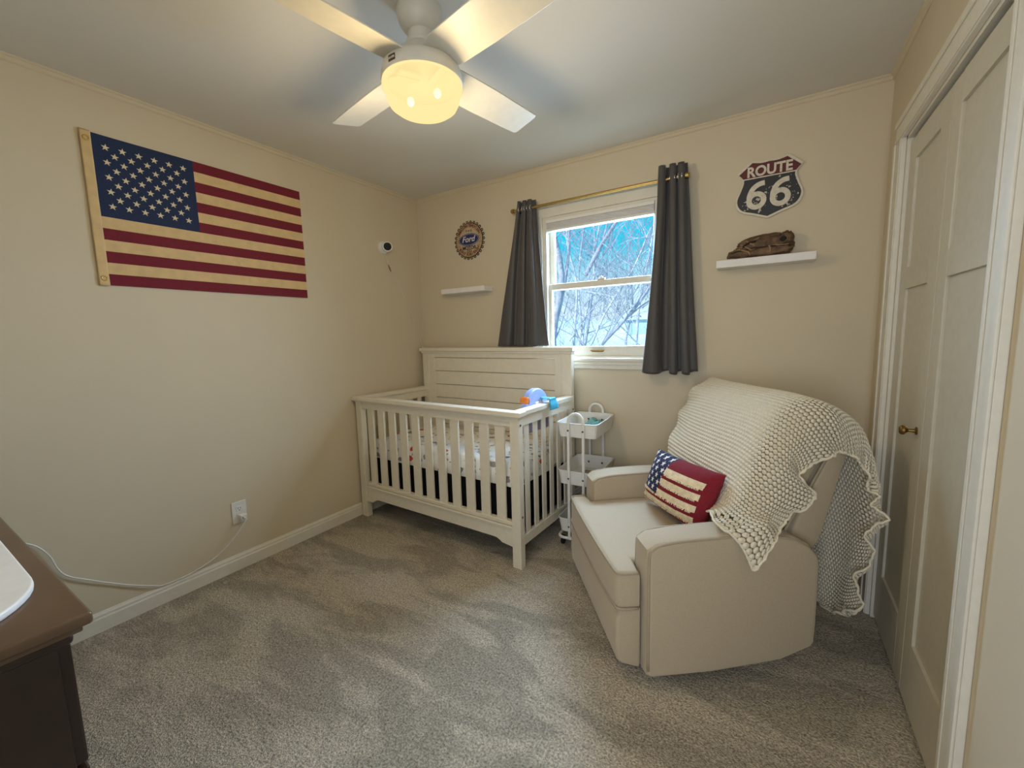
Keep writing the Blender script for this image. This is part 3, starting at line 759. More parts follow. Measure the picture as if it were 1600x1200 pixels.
# ------------------------------------------------------------------ ceiling fan
FC = (1.470, -1.478)
fan = empty('ceiling_fan', (FC[0], FC[1], 0), label='white four-blade ceiling fan with a lit frosted bowl light', cat='ceiling fan')
b = B(); lathe(b, [(.076, H), (.078, H - .012), (.077, H - .030), (.070, H - .052), (.055, H - .072), (.042, H - .080)], (0, 0, 0), 48); obj('canopy', b, M['fan'], fan, smooth=True, angle=50)
b = B(); lathe(b, [(.042, H - .079), (.042, H - .108), (.050, H - .111), (.052, H - .117), (.050, H - .123), (.060, H - .130), (.078, H - .148), (.094, H - .168), (.110, H - .185), (.128, H - .197)], (0, 0, 0), 48, cap=False); obj('motor_housing', b, M['fan'], fan, smooth=True, angle=50)
b = B(); lathe(b, [(.127, H - .195), (.1355, H - .203), (.140, H - .222), (.142, H - .243), (.139, H - .247), (.128, H - .248)], (0, 0, 0), 56, cap=False); obj('switch_housing', b, M['fan'], fan, smooth=True, angle=50)
bz = H - .246
b = B(); lathe(b, [(.139, bz), (.141, bz - .010), (.139, bz - .020), (.131, bz - .030), (.128, bz - .038), (.126, bz - .055), (.118, bz - .070), (.100, bz - .083), (.070, bz - .092), (.035, bz - .096), (.002, bz - .097)], (0, 0, 0), 56, cap=False); obj('light_bowl', b, M['bowl'], fan, smooth=True)
for a in (.2, 3.2):
    b = B(); blob(b, (.058 * cos(a), .058 * sin(a), bz - .040), (.013, .013, .016), amp=0, sub=3); obj('bulb', b, M['bulb'], fan, smooth=True)
pl = Vector((cos(radians(-90)), sin(radians(-90)), 0)); pt = Vector((-pl.y, pl.x, 0))
b = B()
for i in range(7):
    pass
gridsurf(b, lambda u, v: (Matrix.Rotation((u - .5) * .22, 3, 'Z') @ (pl * (.1405 + .0012))) + Vector((0, 0, H - .236 + .020 * v)), 6, 1)
lp = obj('maker_badge', b, M['bink'], fan)
b = B()
for i, chh in enumerate('HUNTER'):
    an = (i - 2.5) * .030
    dirv = Matrix.Rotation(an, 3, 'Z') @ pl; tv = Matrix.Rotation(an, 3, 'Z') @ pt
    Mx = Matrix(((tv.x, 0, dirv.x, dirv.x * .1420), (tv.y, 0, dirv.y, dirv.y * .1420), (0, 1, 0, H - .226), (0, 0, 0, 1)))
    add_text(b, chh, .0085, Mx, bold=.0003)
obj('badge_lettering', b, M['signw'], lp)
pit = radians(13)
for k in range(4):
    ang = radians(-10 + 90 * k)
    rr = Vector((cos(ang), sin(ang), 0)); tt = Vector((-sin(ang), cos(ang), 0)); wv = tt * cos(pit) - Vector((0, 0, 1)) * sin(pit); nn = rr.cross(wv)
    zc = 2.250
    out = []
    for r_, w0, w1 in ((.085, -.058, .040), (.105, -.068, .060), (.14, -.072, .068), (.30, -.074, .071), (.50, -.070, .068), (.556, -.068, .066)): out.append((r_, w0, w1))
    poly = [(r_, w0) for r_, w0, w1 in out] + [(.566, -.058), (.566, .056)] + [(r_, w1) for r_, w0, w1 in reversed(out)]
    b = B(); prism(b, [rr * p[0] + wv * p[1] + Vector((0, 0, zc)) - nn * .003 for p in poly], .006, nn, bev=.002)
    obj('blade', b, M['fan'], fan)
    b = B(); prism(b, [rr * p[0] + wv * p[1] + Vector((0, 0, zc)) + nn * .004 for p in ((.06, -.045), (.15, -.04), (.15, .04), (.06, .045))], .010, nn, bev=.002); obj('blade_bracket', b, M['fan'], fan)
# the lamp's own light
lamp_d = bpy.data.lights.new('fan_lamp', 'POINT'); lamp_d.energy = 18.5; lamp_d.color = (1.0, 0.78, 0.46); lamp_d.shadow_soft_size = .11
lamp = bpy.data.objects.new('fan_lamp', lamp_d); COL.objects.link(lamp); lamp.location = (FC[0], FC[1], bz - .165)

# ------------------------------------------------------------------ crib
CR = empty('crib', (.010, -.747, 0), -.0366, label='cream painted wooden crib with plank headboard against the back wall', cat='crib')
CL, CD, PT = 1.408, .715, .058
RT = .895
def leg(x0, x1, y0, y1, z1):
    bm = B(); box(bm, x0, x1, y0, y1, 0, z1, .003); return obj('leg', bm, M['crib'], CR)
leg(0, PT, 0, .045, RT - .028); leg(CL - PT, CL, 0, .045, RT - .028)
leg(.012, .012 + .07, CD - .045, CD, 1.18); leg(CL - .07 - .012, CL - .012, CD - .045, CD, 1.18)
b = B(); box(b, -.018, CL + .02, -.018, .052, RT - .028, RT, .004); box(b, -.004, CL + .006, -.008, .048, RT - .036, RT - .028, .002); obj('top_rail', b, M['crib'], CR)
b = B(); box(b, PT, CL - PT, .008, .036, RT - .085, RT - .036); obj('front_rail', b, M['crib'], CR)
inner = CL - 2 * PT; g = inner / (11 * 1.32 + 12); s_ = g * 1.32
sl = None
for i in range(11):
    x = PT + g + i * (s_ + g)
    if sl is None:
        bm = B(); box(bm, 0, s_, .014, .029, .255, RT - .08, .003); sl = obj('slat', bm, M['crib'], CR); q = sl
    else:
        q = sl.copy(); COL.objects.link(q); q.parent = CR
    q.location = (x, 0, 0)
b = B()
box(b, PT, CL - PT, .004, .040, .244, .266, .003); box(b, PT, CL - PT, -.004, .040, .228, .240, .003)
ap = []
za, zb_ = .150, .118
def arch(x):
    d_ = min(x - PT, CL - PT - x)
    if d_ < .06: return zb_
    if d_ < .075: return zb_ + .008
    if d_ < .13: return zb_ + .010 + (za - zb_ - .010) * sin((d_ - .075) / .055 * pi / 2)
    return za
xs = sorted([PT, PT + .06, PT + .0601, PT + .0749, PT + .075, CL - PT, CL - PT - .06, CL - PT - .0601, CL - PT - .0749, CL - PT - .075] + [PT + .075 + .055 * k / 8 for k in range(1, 9)] + [CL - PT - .075 - .055 * k / 8 for k in range(1, 9)])
prism(b, [Vector((x, .006, arch(x))) for x in xs] + [Vector((CL - PT, .006, .224)), Vector((PT, .006, .224))], .028, (0, 1, 0))
box(b, PT, CL - PT, .012, .032, .222, .246)
obj('front_apron', b, M['crib'], CR)
def side(x0, xin, mirror):
    """side panel between front post and headboard post"""
    a, c = (x0, x0 + .036)
    bm = B(); box(bm, a - .016, c + .010, .052, CD - .045, RT - .028, RT, .004); obj('top_rail', bm, M['crib'], CR)
    bm = B(); box(bm, a + .004, c - .004, .045, CD - .045, RT - .085, RT - .028); obj('side_rail', bm, M['crib'], CR)
    bm = B(); box(bm, a + .004, c - .004, .045, CD - .045, .120, .178, .003); obj('bottom_rail', bm, M['crib'], CR)
    L_ = CD - .09; w = .046; gg = (L_ - 6 * w) / 7; first = None
    for i in range(6):
        if first is None:
            bm = B(); box(bm, a + .013, c - .013, 0, w, .170, RT - .08, .003); first = obj('slat', bm, M['crib'], CR); q_ = first
        else:
            q_ = first.copy(); COL.objects.link(q_); q_.parent = CR
        q_.location = (0, .045 + gg + i * (w + gg), 0)
side(.006, 0, False); side(CL - .042, 0, True)
b = B(); box(b, -.010, CL - .000 + .006, CD - .062, CD + .006, 1.190, 1.218, .004); box(b, .004, CL - .006, CD - .052, CD, 1.174, 1.190, .003); obj('headboard_cap', b, M['crib'], CR)
b = B()
box(b, .08, .14, CD - .04, CD - .006, .26, 1.176, .002); box(b, CL - .14, CL - .08, CD - .04, CD - .006, .26, 1.176, .002); box(b, .14, CL - .14, CD - .04, CD - .006, 1.140, 1.176, .002)
obj('headboard_frame', b, M['crib'], CR)
b = B()
zp = .26
while zp < 1.12:
    box(b, .135, CL - .135, CD - .030, CD - .010, zp, min(zp + .1065, 1.142), .003); zp += .110
obj('headboard_planks', b, M['crib'], CR)
for x, y, z in ((CL, .022, .82), (CL, .022, .30), (CL - .012, CD - .022, .80), (CL - .012, CD - .022, .29)):
    b = B(); lathe(b, [(.006, -.002), (.006, .002), (.001, .0025)], (x, y, z), 12, 'x'); obj('bolt_head', b, M['screw'], CR)
# mattress and its dark foundation
mt = empty('crib_mattress', (.010, -.747, .46), -.0366, label='crib mattress in a white sheet printed with small dark and red motifs', cat='mattress')
def mfn(bm, x0, x1, y0, y1, z0, z1, r, nx=70, ny=40):
    def f(u, v):
        X = x0 + (x1 - x0) * u; Y = y0 + (y1 - y0) * v
        e_ = min(X - x0, x1 - X, Y - y0, y1 - Y); k = min(1, e_ / r); rise = math.sqrt(max(0, 1 - (1 - k) ** 2))
        puff = .010 * noise.noise(Vector((X * 6, Y * 6, 3)))
        return Vector((X, Y, z0 + .03 + (z1 - z0 - .03) * rise + puff * k))
    V = gridsurf(bm, f, nx, ny)
    edge = [V[i][0] for i in range(nx + 1)] + [V[nx][j] for j in range(1, ny + 1)] + [V[i][ny] for i in range(nx - 1, -1, -1)] + [V[0][j] for j in range(ny - 1, 0, -1)]
    low_ = [bm.verts.new((v.co.x + .004 * noise.noise(v.co * 9), v.co.y + .006 * noise.noise(v.co * 8 + Vector((5, 0, 0))), z0)) for v in edge]
    for i in range(len(edge)):
        j = (i + 1) % len(edge); bm.faces.new((edge[i], edge[j], low_[j], low_[i]))
    bm.faces.new(low_)
b = B(); mfn(b, .050, CL - .050, .052, CD - .05, -.012, .120, .06); obj('fitted_sheet', b, M['sheet'], mt, smooth=True, angle=70)
mf = empty('crib_foundation', (.010, -.747, .27), -.0366, label='black foundation box under the printed crib mattress', cat='mattress foundation')
b = B(); box(b, .056, CL - .056, .056, CD - .054, -.07, .1775, .006); obj('foundation_box', b, M['black'], mf)
b = B(); box(b, .050, CL - .050, .05, CD - .05, -.085, -.07, .002); obj('support_board', b, M['dark'], mf)

# toy soother clipped on the crib's right rail
ty = empty('crib_soother', (1.347, -.485, .80), -.0366 - .04, label='pale blue arched crib soother hanging inside the right crib rail', cat='crib toy')
b = B()
arc = [(.122 * cos(pi * k / 20), .115 * sin(pi * k / 20)) for k in range(21)]
prism(b, [Vector((-.022, y, .07 + z)) for y, z in arc], .044, (1, 0, 0), bev=.008, seg=3); obj('arch_dome', b, M['toyblue'], ty, smooth=True, angle=45)
b = B(); box(b, -.030, .024, -.132, .132, -.075, .074, .015, 3); obj('soother_body', b, M['toyviolet'], ty, smooth=True, angle=45)
b = B(); prism(b, [Vector((-.028, -.098 + .020 * cos(a_), .118 + .026 * sin(a_))) for a_ in [2 * pi * k / 14 for k in range(14)]], .050, (1, 0, 0), bev=.006); obj('side_button', b, M['toyorange'], ty)
b = B(); box(b, -.026, .030, -.03, .05, .085, .105, .006); obj('handle', b, M['white'], ty)
b = B()
gridsurf(b, lambda u, v: Vector((.020 + .075 * min(1, v * 2.2) + .004 * sin(9 * v), .050 + .05 * (u - .5) * (1 + v) + .02 * v, .128 - .004 * sin(v * 6) - .13 * max(0, v - .42))), 8, 24)
o = obj('ribbon', b, M['ribbon'], ty, smooth=True); solidify(o, .002)

# ------------------------------------------------------------------ rolling cart
ct = empty('rolling_cart', (1.580, -.236, 0), radians(3), label='white three-tier metal rolling cart between crib and recliner', cat='cart')
CWX, CLY = .126, .190
def rrect(hx, hy, r, n=5):
    out = []
    for cx, cy, a0 in ((hx - r, hy - r, 0), (-hx + r, hy - r, pi / 2), (-hx + r, -hy + r, pi), (hx - r, -hy + r, 1.5 * pi)):
        for k in range(n + 1): out.append((cx + r * cos(a0 + pi / 2 * k / n), cy + r * sin(a0 + pi / 2 * k / n)))
    return out
def basket(zr, h):
    bm = B(); top = rrect(CWX, CLY, .03); bot = rrect(CWX - .012, CLY - .012, .025); N_ = len(top)
    o1 = [bm.verts.new((x, y, zr)) for x, y in top]; o2 = [bm.verts.new((x, y, zr - h)) for x, y in bot]
    i1 = [bm.verts.new((x * .985, y * .99, zr)) for x, y in top]; i2 = [bm.verts.new((x * .985, y * .99, zr - h + .002)) for x, y in bot]
    for i in range(N_):
        j = (i + 1) % N_
        bm.faces.new((o1[i], o1[j], o2[j], o2[i])); bm.faces.new((i1[i], i1[j], i2[j], i2[i])); bm.faces.new((o1[i], o1[j], i1[j], i1[i]))
    bm.faces.new(o2); bm.faces.new(i2)
    tube(bm, [Vector((x, y, zr)) for x, y in top], .0035, 6, closed=True)
    return obj('basket', bm, M['white'], ct, smooth=True, angle=40)
for zr, h in ((.775, .085), (.480, .085), (.175, .085)): basket(zr, h)
for s in (-1, 1):
    y = s * (CLY + .008); hw = .046
    pts = [Vector((-hw, y, .055))] + [Vector((-hw, y, z)) for z in (.3, .6, .78)] + [Vector((hw * cos(pi - pi * k / 10), y, .785 + .052 * sin(pi * k / 10))) for k in range(1, 10)] + [Vector((hw, y, z)) for z in (.78, .6, .3, .055)]
    b = B(); tube(b, pts, .009, 10); ft = obj('frame_tube', b, M['white'], ct, smooth=True, angle=50)
    for z in (.735, .440, .135):
        for xx in (-hw, hw):
            b = B(); lathe(b, [(.006, 0), (.005, s * .003), (.001, s * .0035)], (xx, y + s * .009, z), 10, 'y'); obj('screw', b, M['screw'], ft)
            b = B(); lathe(b, [(.007, 0), (.005, -s * .004), (.001, -s * .005)], (xx, s * (CLY - .018), z), 10, 'y'); obj('screw', b, M['screw'], ft)
b = B(); tube(b, [Vector((x, y, .058)) for x, y in rrect(CWX - .004, CLY + .008, .04)], .009, 8, closed=True); obj('base_frame', b, M['white'], ct, smooth=True)
for sx_ in (-1, 1):
    for sy in (-1, 1):
        b = B(); lathe(b, [(.004, -.010), (.022, -.009), (.024, -.004), (.024, .004), (.022, .009), (.004, .010)], (sx_ * .098, sy * .168, .0245), 18, 'x'); box(b, sx_ * .098 - .013, sx_ * .098 + .013, sy * .168 - .008, sy * .168 + .012, .038, .056, .003)
        obj('caster', b, [M['blackp']], ct, smooth=True, angle=40)
def cloth(name, label, cat, loc, size, m, seed):
    r = empty(name, loc, label=label, cat=cat); bm = B()
    def f(u, v):
        a_, c_ = 2 * u - 1, 2 * v - 1; k = max(0, 1 - max(abs(a_), abs(c_)) ** 3)
        return Vector((a_ * size[0] * (1 + .15 * noise.noise(Vector((v * 3, seed, 0)))), c_ * size[1] * (1 + .15 * noise.noise(Vector((u * 3, seed, 7)))), k * size[2] * (.65 + .55 * noise.noise(Vector((u * 3.2, v * 3.2, seed))) + .2 * noise.noise(Vector((u * 8, v * 8, seed))))))
    gridsurf(bm, f, 26, 26)
    for v_ in bm.verts: v_.co.z = max(v_.co.z, .001)
    obj('folds', bm, m, r, smooth=True); return r
cloth('washcloth', 'crumpled teal washcloth in the top basket of the cart', 'washcloth', (1.610, -.16, .694), (.065, .075, .085), M['teal'], 3.3)
cloth('folded_towel', 'grey-brown folded cloth in the middle basket of the cart', 'cloth', (1.60, -.26, .399), (.07, .13, .022), M['grey'], 6.1)
cloth('plush_toy', 'dark blue plush bundle in the bottom basket of the cart', 'plush', (1.575, -.30, .094), (.062, .08, .075), M['bluecloth'], 9.4)
hz = empty('coiled_tube', (1.51, -.17, .094), label='grey coil of tubing standing in the bottom basket of the cart', cat='tubing')
b = B(); tube(b, [Vector((.045 * cos(k * .5), .02 * sin(k * .5) - .0006 * k, .13 + .035 * sin(k * .5 + .4) + .0012 * k)) for k in range(40)], .007, 8); tube(b, [Vector((.0, 0, .0)), Vector((.01, 0, .05)), Vector((.02, 0, .10))], .012, 10); obj('coil', b, M['grey'], hz, smooth=True)

# ------------------------------------------------------------------ recliner
RCZ = radians(-53.08)
RC = empty('recliner', (1.964, -.909, 0), RCZ, label='beige upholstered recliner armchair turned towards the left wall', cat='recliner')
armp = [(.0, .050), (.0, .535), (.035, .556), (.12, .566), (.32, .573), (.46, .565), (.55, .548), (.61, .515), (.648, .470), (.655, .40), (.655, .125), (.64, .105), (.52, .062), (.25, .040), (.02, .040)]
for s in (-1, 1):
    u0, u1 = (.292, .422) if s > 0 else (-.422, -.292)
    b = B(); prism(b, [Vector((u0, v, z)) for v, z in armp], u1 - u0, (1, 0, 0), bev=.018, seg=4)
    a = obj('arm', b, M['chair'], RC, smooth=True, angle=50)
    for uu in (u0 + .006, u1 - .006):
        b = B(); sg_ = 1 if uu > (u0 + u1) / 2 else -1
        pp = [Vector((uu + sg_ * .0, v, z)) for v, z in [(.006, .07)] + [(.005, .30), (.006, .505), (.018, .535), (.045, .550), (.12, .560), (.32, .564), (.46, .556), (.545, .540), (.60, .508), (.638, .465), (.646, .40), (.646, .14)]]
        tube(b, spline(pp, 4), .0055, 6); obj('piping', b, M['pipe'], a, smooth=True)
# seat cushion, T-shaped, crowned
tout = [(-.378, -.075), (-.370, -.092), (-.35, -.100), (-.2, -.106), (0, -.108), (.2, -.106), (.345, -.100), (.366, -.092), (.374, -.075), (.374, -.012), (.288, -.006), (.288, .50), (-.288, .50), (-.288, -.006), (-.378, -.012)]
b = B(); prism(b, [Vector((u, v, .285)) for u, v in tout], .148, (0, 0, 1), bev=.020, seg=4)
bmesh.ops.triangulate(b, faces=[f for f in b.faces if len(f.verts) > 8])
bmesh.ops.subdivide_edges(b, edges=[e_ for e_ in b.edges if e_.calc_length() > .08], cuts=3, use_grid_fill=True)
for v in b.verts:
    if v.co.z > .40:
        k = max(0, 1 - (v.co.x / .36) ** 2) * max(0, 1 - ((v.co.y - .2) / .34) ** 2)
        v.co.z += .022 * k
sc_ = obj('seat_cushion', b, M['chair'], RC, smooth=True, angle=60)
def inset_path(z, d=.006):
    pts = tout[:10] ; return [Vector((u, v + .003, z)) for u, v in [(-.378, -.02)] + pts[:9] + [(.374, -.02)]]
b = B(); tube(b, spline(inset_path(.4285), 3), .0055, 6); obj('piping', b, M['pipe'], sc_, smooth=True)
b = B(); tube(b, spline(inset_path(.2905), 3), .0055, 6); obj('piping', b, M['pipe'], sc_, smooth=True)
b = B(); prism(b, [Vector((-.375, v, z)) for v, z in ((-.085, .285), (-.097, .25), (-.100, .15), (-.094, .085), (-.075, .068), (-.010, .045), (-.004, .06), (-.004, .285))], .748, (1, 0, 0), bev=.012, seg=3); obj('footrest', b, M['chair'], RC, smooth=True, angle=40)
b = B(); box(b, -.288, .288, .0, .60, .07, .285); obj('seat_base', b, M['chair'], RC)
b = B(); box(b, -.26, .26, .10, .52, .0, .07, .01); obj('swivel_base', b, M['blackp'], RC)
BW = .345
bc = [(.40, .44), (.435, .55), (.465, .68), (.505, .82), (.550, .93), (.600, .995), (.66, 1.018), (.72, 1.012), (.775, .975), (.788, .93), (.733, .832), (.65, .68), (.572, .537), (.53, .45)]
b = B(); prism(b, [Vector((-BW, v, z)) for v, z in bc], 2 * BW, (1, 0, 0), bev=.045, seg=5); bk = obj('back_cushion', b, M['chair'], RC, smooth=True, angle=50)
for s in (-1, 1):
    b = B(); tube(b, spline([Vector((s * (BW - .006), v, z)) for v, z in ((.545, .475), (.578, .545), (.655, .683), (.736, .832), (.788, .94))], 4), .006, 6); obj('piping', b, M['pipe'], bk, smooth=True)
shl = [(.590, .50), (.655, .665), (.74, .832), (.795, .935), (.825, .955), (.843, .93), (.795, .776), (.718, .493), (.69, .455), (.61, .455)]
b = B(); prism(b, [Vector((-BW, v, z)) for v, z in shl], 2 * BW, (1, 0, 0), bev=.012, seg=3); obj('back_shell', b, M['chair'], RC, smooth=True, angle=40)
b = B(); box(b, -.30, .30, .50, .66, .10, .47); obj('back_base', b, M['chair'], RC)

# ------------------------------------------------------------------ flag pillow
pw = empty('throw_pillow', (1.964, -.909, 0), RCZ, label='rectangular flag-patterned throw pillow leaning in the recliner', cat='pillow')
BL, BR, TR, TL = Vector((-.215, .250, .472)), Vector((.215, .310, .470)), Vector((.208, .415, .718)), Vector((-.180, .305, .728))
nrm = (BR - BL).cross(TL - BL).normalized()
if nrm.y > 0: nrm = -nrm
def pil(sgn):
    def f(u, v):
        a_, c_ = 2 * u - 1, 2 * v - 1
        p = BL.lerp(BR, u).lerp(TL.lerp(TR, u), v)
        ctr = (BL + BR + TR + TL) / 4
        pull = 1 - .055 * (1 - a_ * a_) * (abs(c_) ** 3) - .055 * (1 - c_ * c_) * (abs(a_) ** 3)
        p = ctr + (p - ctr) * pull
        th_ = .078 * (max(0, 1 - abs(a_) ** 2.6) * max(0, 1 - abs(c_) ** 2.6)) ** .55
        return p + nrm * sgn * th_ + nrm * .003 * noise.noise(Vector((u * 7, v * 5, sgn)))
    return f
SP = star_pts(1.0)
def in_star(x, y):
    ins = False; j = 9
    for i in range(10):
        xi, yi = SP[i]; xj, yj = SP[j]
        if (yi > y) != (yj > y) and x < (xj - xi) * (y - yi) / (yj - yi) + xi: ins = not ins
        j = i
    return ins
stars = []
for r_ in range(6):
    for c_ in range(4):
        stars.append((.035 + c_ * .108 + (0 if r_ % 2 == 0 else .054), .95 - r_ * .112))
def pm(u, v):
    # canton at the upper left, four fringed cream stripes on red, red border on top and at the right
    if u < .40 and v > .34 - .10 * u:
        for sx0, sy0 in stars:
            dx, dy = (u - sx0) * .50, (v - sy0) * .27
            if abs(dx) < .018 and abs(dy) < .018 and in_star(dx / .0165, dy / .0165): return 3
        return 1
    wob = .010 * noise.noise(Vector((u * 22, v * 3, 0)))
    if u < .925 + wob * .8:
        for a_, c_ in ((.685, .80), (.50, .605), (.30, .41), (.115, .22), (-.1, .03)):
            if a_ + wob < v < c_ + wob * .4: return 2
    return 0
b = B(); gridsurf(b, pil(1), 330, 190, pm); f1 = obj('pillow_front', b, [M['pred'], M['pnavy'], M['pcream'], M['pstar']], pw, smooth=True)
b = B(); gridsurf(b, pil(-1), 40, 26); obj('pillow_back', b, M['pred'], pw, smooth=True)
b = B()
pf = pil(1)
random.seed(3)
for v0 in (.685, .50, .30, .115, .005):
    for k in range(150):
        u = (.44 if v0 > .32 else .02) + random.random() * (.90 - (.44 if v0 > .32 else .02))
        p = pf(u, v0 + .005) + nrm * .002; q_ = pf(min(1, max(0, u + random.uniform(-.01, .01))), max(0, v0 - random.uniform(.010, .028))) + nrm * .004
        tube(b, [p, p.lerp(q_, .5) + nrm * .002, q_], .0011, 4)
obj('fringe', b, M['pcream'], pw)['kind'] = 'stuff'

# ------------------------------------------------------------------ crochet blanket
bl = empty('crochet_blanket', (1.964, -.909, 0), RCZ, label='cream crocheted throw blanket draped over the recliner back', cat='blanket')
G = [  # rows from the front hem over the top to the rear hem; columns from the far side to the near side
 [(-.37, .395, .52), (-.20, .375, .52), (.0, .370, .52), (.15, .355, .545), (.26, .32, .590), (.33, .285, .605), (.385, .275, .605), (.432, .33, .545), (.440, .372, .455)],
 [(-.37, .425, .60), (-.20, .415, .60), (.0, .410, .60), (.15, .405, .605), (.26, .39, .615), (.325, .385, .610), (.375, .40, .600), (.425, .435, .590), (.446, .445, .545)],
 [(-.375, .455, .70), (-.20, .440, .70), (.0, .435, .70), (.15, .435, .70), (.26, .430, .695), (.335, .440, .67), (.368, .475, .640), (.378, .51, .620), (.380, .545, .605)],
 [(-.405, .510, .81), (-.20, .473, .81), (.0, .470, .81), (.15, .470, .81), (.26, .468, .80), (.335, .478, .78), (.368, .52, .75), (.378, .58, .715), (.380, .645, .685)],
 [(-.40, .545, .895), (-.20, .513, .91), (.0, .512, .91), (.15, .513, .91), (.26, .512, .90), (.335, .523, .885), (.368, .55, .855), (.378, .572, .820), (.380, .585, .775)],
 [(-.37, .585, .995), (-.20, .575, 1.003), (.0, .575, 1.003), (.15, .576, 1.003), (.26, .577, .998), (.335, .588, .98), (.368, .61, .945), (.380, .65, .895), (.383, .70, .845)],
 [(-.375, .66, 1.037), (-.20, .66, 1.040), (.0, .66, 1.040), (.15, .66, 1.040), (.26, .662, 1.034), (.335, .672, 1.020), (.370, .70, .985), (.384, .73, .92), (.388, .75, .850)],
 [(-.40, .75, 1.015), (-.20, .755, 1.022), (.0, .755, 1.022), (.15, .76, 1.022), (.25, .765, 1.012), (.315, .775, .995), (.355, .785, .960), (.378, .790, .890), (.386, .795, .825)],
 [(-.44, .80, .89), (-.20, .845, .95), (.0, .850, .955), (.15, .855, .955), (.25, .855, .945), (.315, .858, .925), (.365, .855, .890), (.395, .840, .830), (.405, .825, .775)],
 [(-.42, .82, .76), (-.20, .870, .80), (.0, .875, .80), (.15, .880, .80), (.25, .880, .79), (.325, .880, .775), (.385, .870, .755), (.420, .850, .715), (.434, .835, .690)],
 [(-.38, .85, .62), (-.20, .880, .64), (.0, .885, .64), (.14, .890, .64), (.24, .890, .63), (.325, .885, .625), (.400, .872, .615), (.438, .852, .620), (.462, .832, .640)],
 [(-.37, .86, .47), (-.20, .885, .48), (.0, .890, .48), (.13, .895, .48), (.22, .895, .48), (.30, .888, .48), (.365, .872, .49), (.410, .850, .515), (.435, .835, .545)],
 [(-.36, .86, .32), (-.20, .885, .32), (.0, .893, .32), (.12, .897, .32), (.20, .897, .31), (.27, .888, .31), (.335, .870, .33), (.380, .850, .365), (.405, .835, .395)],
 [(-.35, .86, .18), (-.20, .885, .17), (.0, .893, .16), (.11, .897, .15), (.18, .897, .14), (.25, .885, .145), (.315, .865, .175), (.355, .850, .215), (.375, .840, .245)],
 [(-.34, .86, .12), (-.20, .885, .10), (.0, .893, .09), (.10, .897, .085), (.16, .895, .085), (.22, .882, .10), (.275, .865, .125), (.315, .852, .155), (.335, .845, .175)],
]
NR, NC = len(G), len(G[0])
def cat4(p0, p1, p2, p3, t): return 0.5 * ((2 * p1) + (p2 - p0) * t + (2 * p0 - 5 * p1 + 4 * p2 - p3) * t * t + (3 * p1 - p0 - 3 * p2 + p3) * t ** 3)
GV = [[Vector(p) for p in r] for r in G]
def surf(s, t):
    x = s * (NC - 1); i = min(int(x), NC - 2); fx_ = x - i
    y = t * (NR - 1); j = min(int(y), NR - 2); fy = y - j
    rows = []
    for q in range(-1, 3):
        r = GV[min(max(j + q, 0), NR - 1)]
        rows.append(cat4(r[max(i - 1, 0)], r[i], r[i + 1], r[min(i + 2, NC - 1)], fx_))
    return cat4(rows[0], rows[1], rows[2], rows[3], fy)
NS, NT = 300, 640
base_ = [[surf(i / NS, j / NT) for j in range(NT + 1)] for i in range(NS + 1)]
# arc lengths for metric uv
mid = NS // 2; vl = [0.0]
for j in range(1, NT + 1): vl.append(vl[-1] + (base_[mid][j] - base_[mid][j - 1]).length)
ul = [0.0]; jm = int(NT * .42)
for i in range(1, NS + 1): ul.append(ul[-1] + (base_[i][jm] - base_[i - 1][jm]).length)
b = B(); lay = b.loops.layers.uv.verify(); la = b.verts.layers.float.new('lace')
VV = []
for i in range(NS + 1):
    colv = []
    for j in range(NT + 1):
        s, t = i / NS, j / NT
        p = base_[i][j]
        du = base_[min(i + 1, NS)][j] - base_[max(i - 1, 0)][j]; dv = base_[i][min(j + 1, NT)] - base_[i][max(j - 1, 0)]
        n = du.cross(dv); n.normalize()
        if n.y > 0 and t < .35: n = -n
        if n.y < 0 and t > .55: n = -n
        en = max(0, (s - .70) / .30); ef = max(0, (.10 - s) / .10); eh = max(0, (t - .93) / .07)
        onback = 1.0 if .52 < t else .40
        ruf = en ** 1.5 * (.019 * onback * sin(vl[j] * 2 * pi / .23 + 1.1) + .006 * sin(vl[j] * 2 * pi / .095))
        ruf += ef * .008 * sin(vl[j] * 2 * pi / .15) + eh * .012 * sin(ul[i] * 2 * pi / .14)
        lz = max(0.0, min(1.0, (s - .44) / .14))
        rowv = vl[j] / .0165; cu_ = ul[i] / .0165 + .5 * (int(rowv) % 2)
        dd_ = math.hypot(cu_ % 1 - .5, rowv % 1 - .5)
        ruf += lz * .0042 * max(0, 1 - 1.7 * dd_) + (1 - lz) * (.0026 * (.5 + .5 * cos((vl[j] / .0165 - .5) * 2 * pi)) * (.8 + .2 * cos(cu_ * 4 * pi)))
        fold = (.012 * sin(s * 17 + 1.5 * sin(t * 5)) * max(0, min(1, (t - .58) / .15)) if t > .58 else 0)
        # scalloped edge
        q = p + n * (ruf + fold * .7 + .004)
        sc1 = .005 * abs(sin(vl[j] * pi / .026))
        if i == NS: q = q + (base_[NS][j] - base_[NS - 2][j]).normalized() * sc1
        if i == 0: q = q + (base_[0][j] - base_[2][j]).normalized() * sc1
        vtx = b.verts.new(q); vtx[la] = max(0.0, min(1.0, (s - .44) / .14)); colv.append(vtx)
    VV.append(colv)
for i in range(NS):
    for j in range(NT):
        f = b.faces.new((VV[i][j], VV[i + 1][j], VV[i + 1][j + 1], VV[i][j + 1]))
        for l, (x, y) in zip(f.loops, ((i, j), (i + 1, j), (i + 1, j + 1), (i, j + 1))): l[lay].uv = (ul[x], vl[y])
o = obj('crochet_panel', b, M['yarn'], bl, smooth=True)
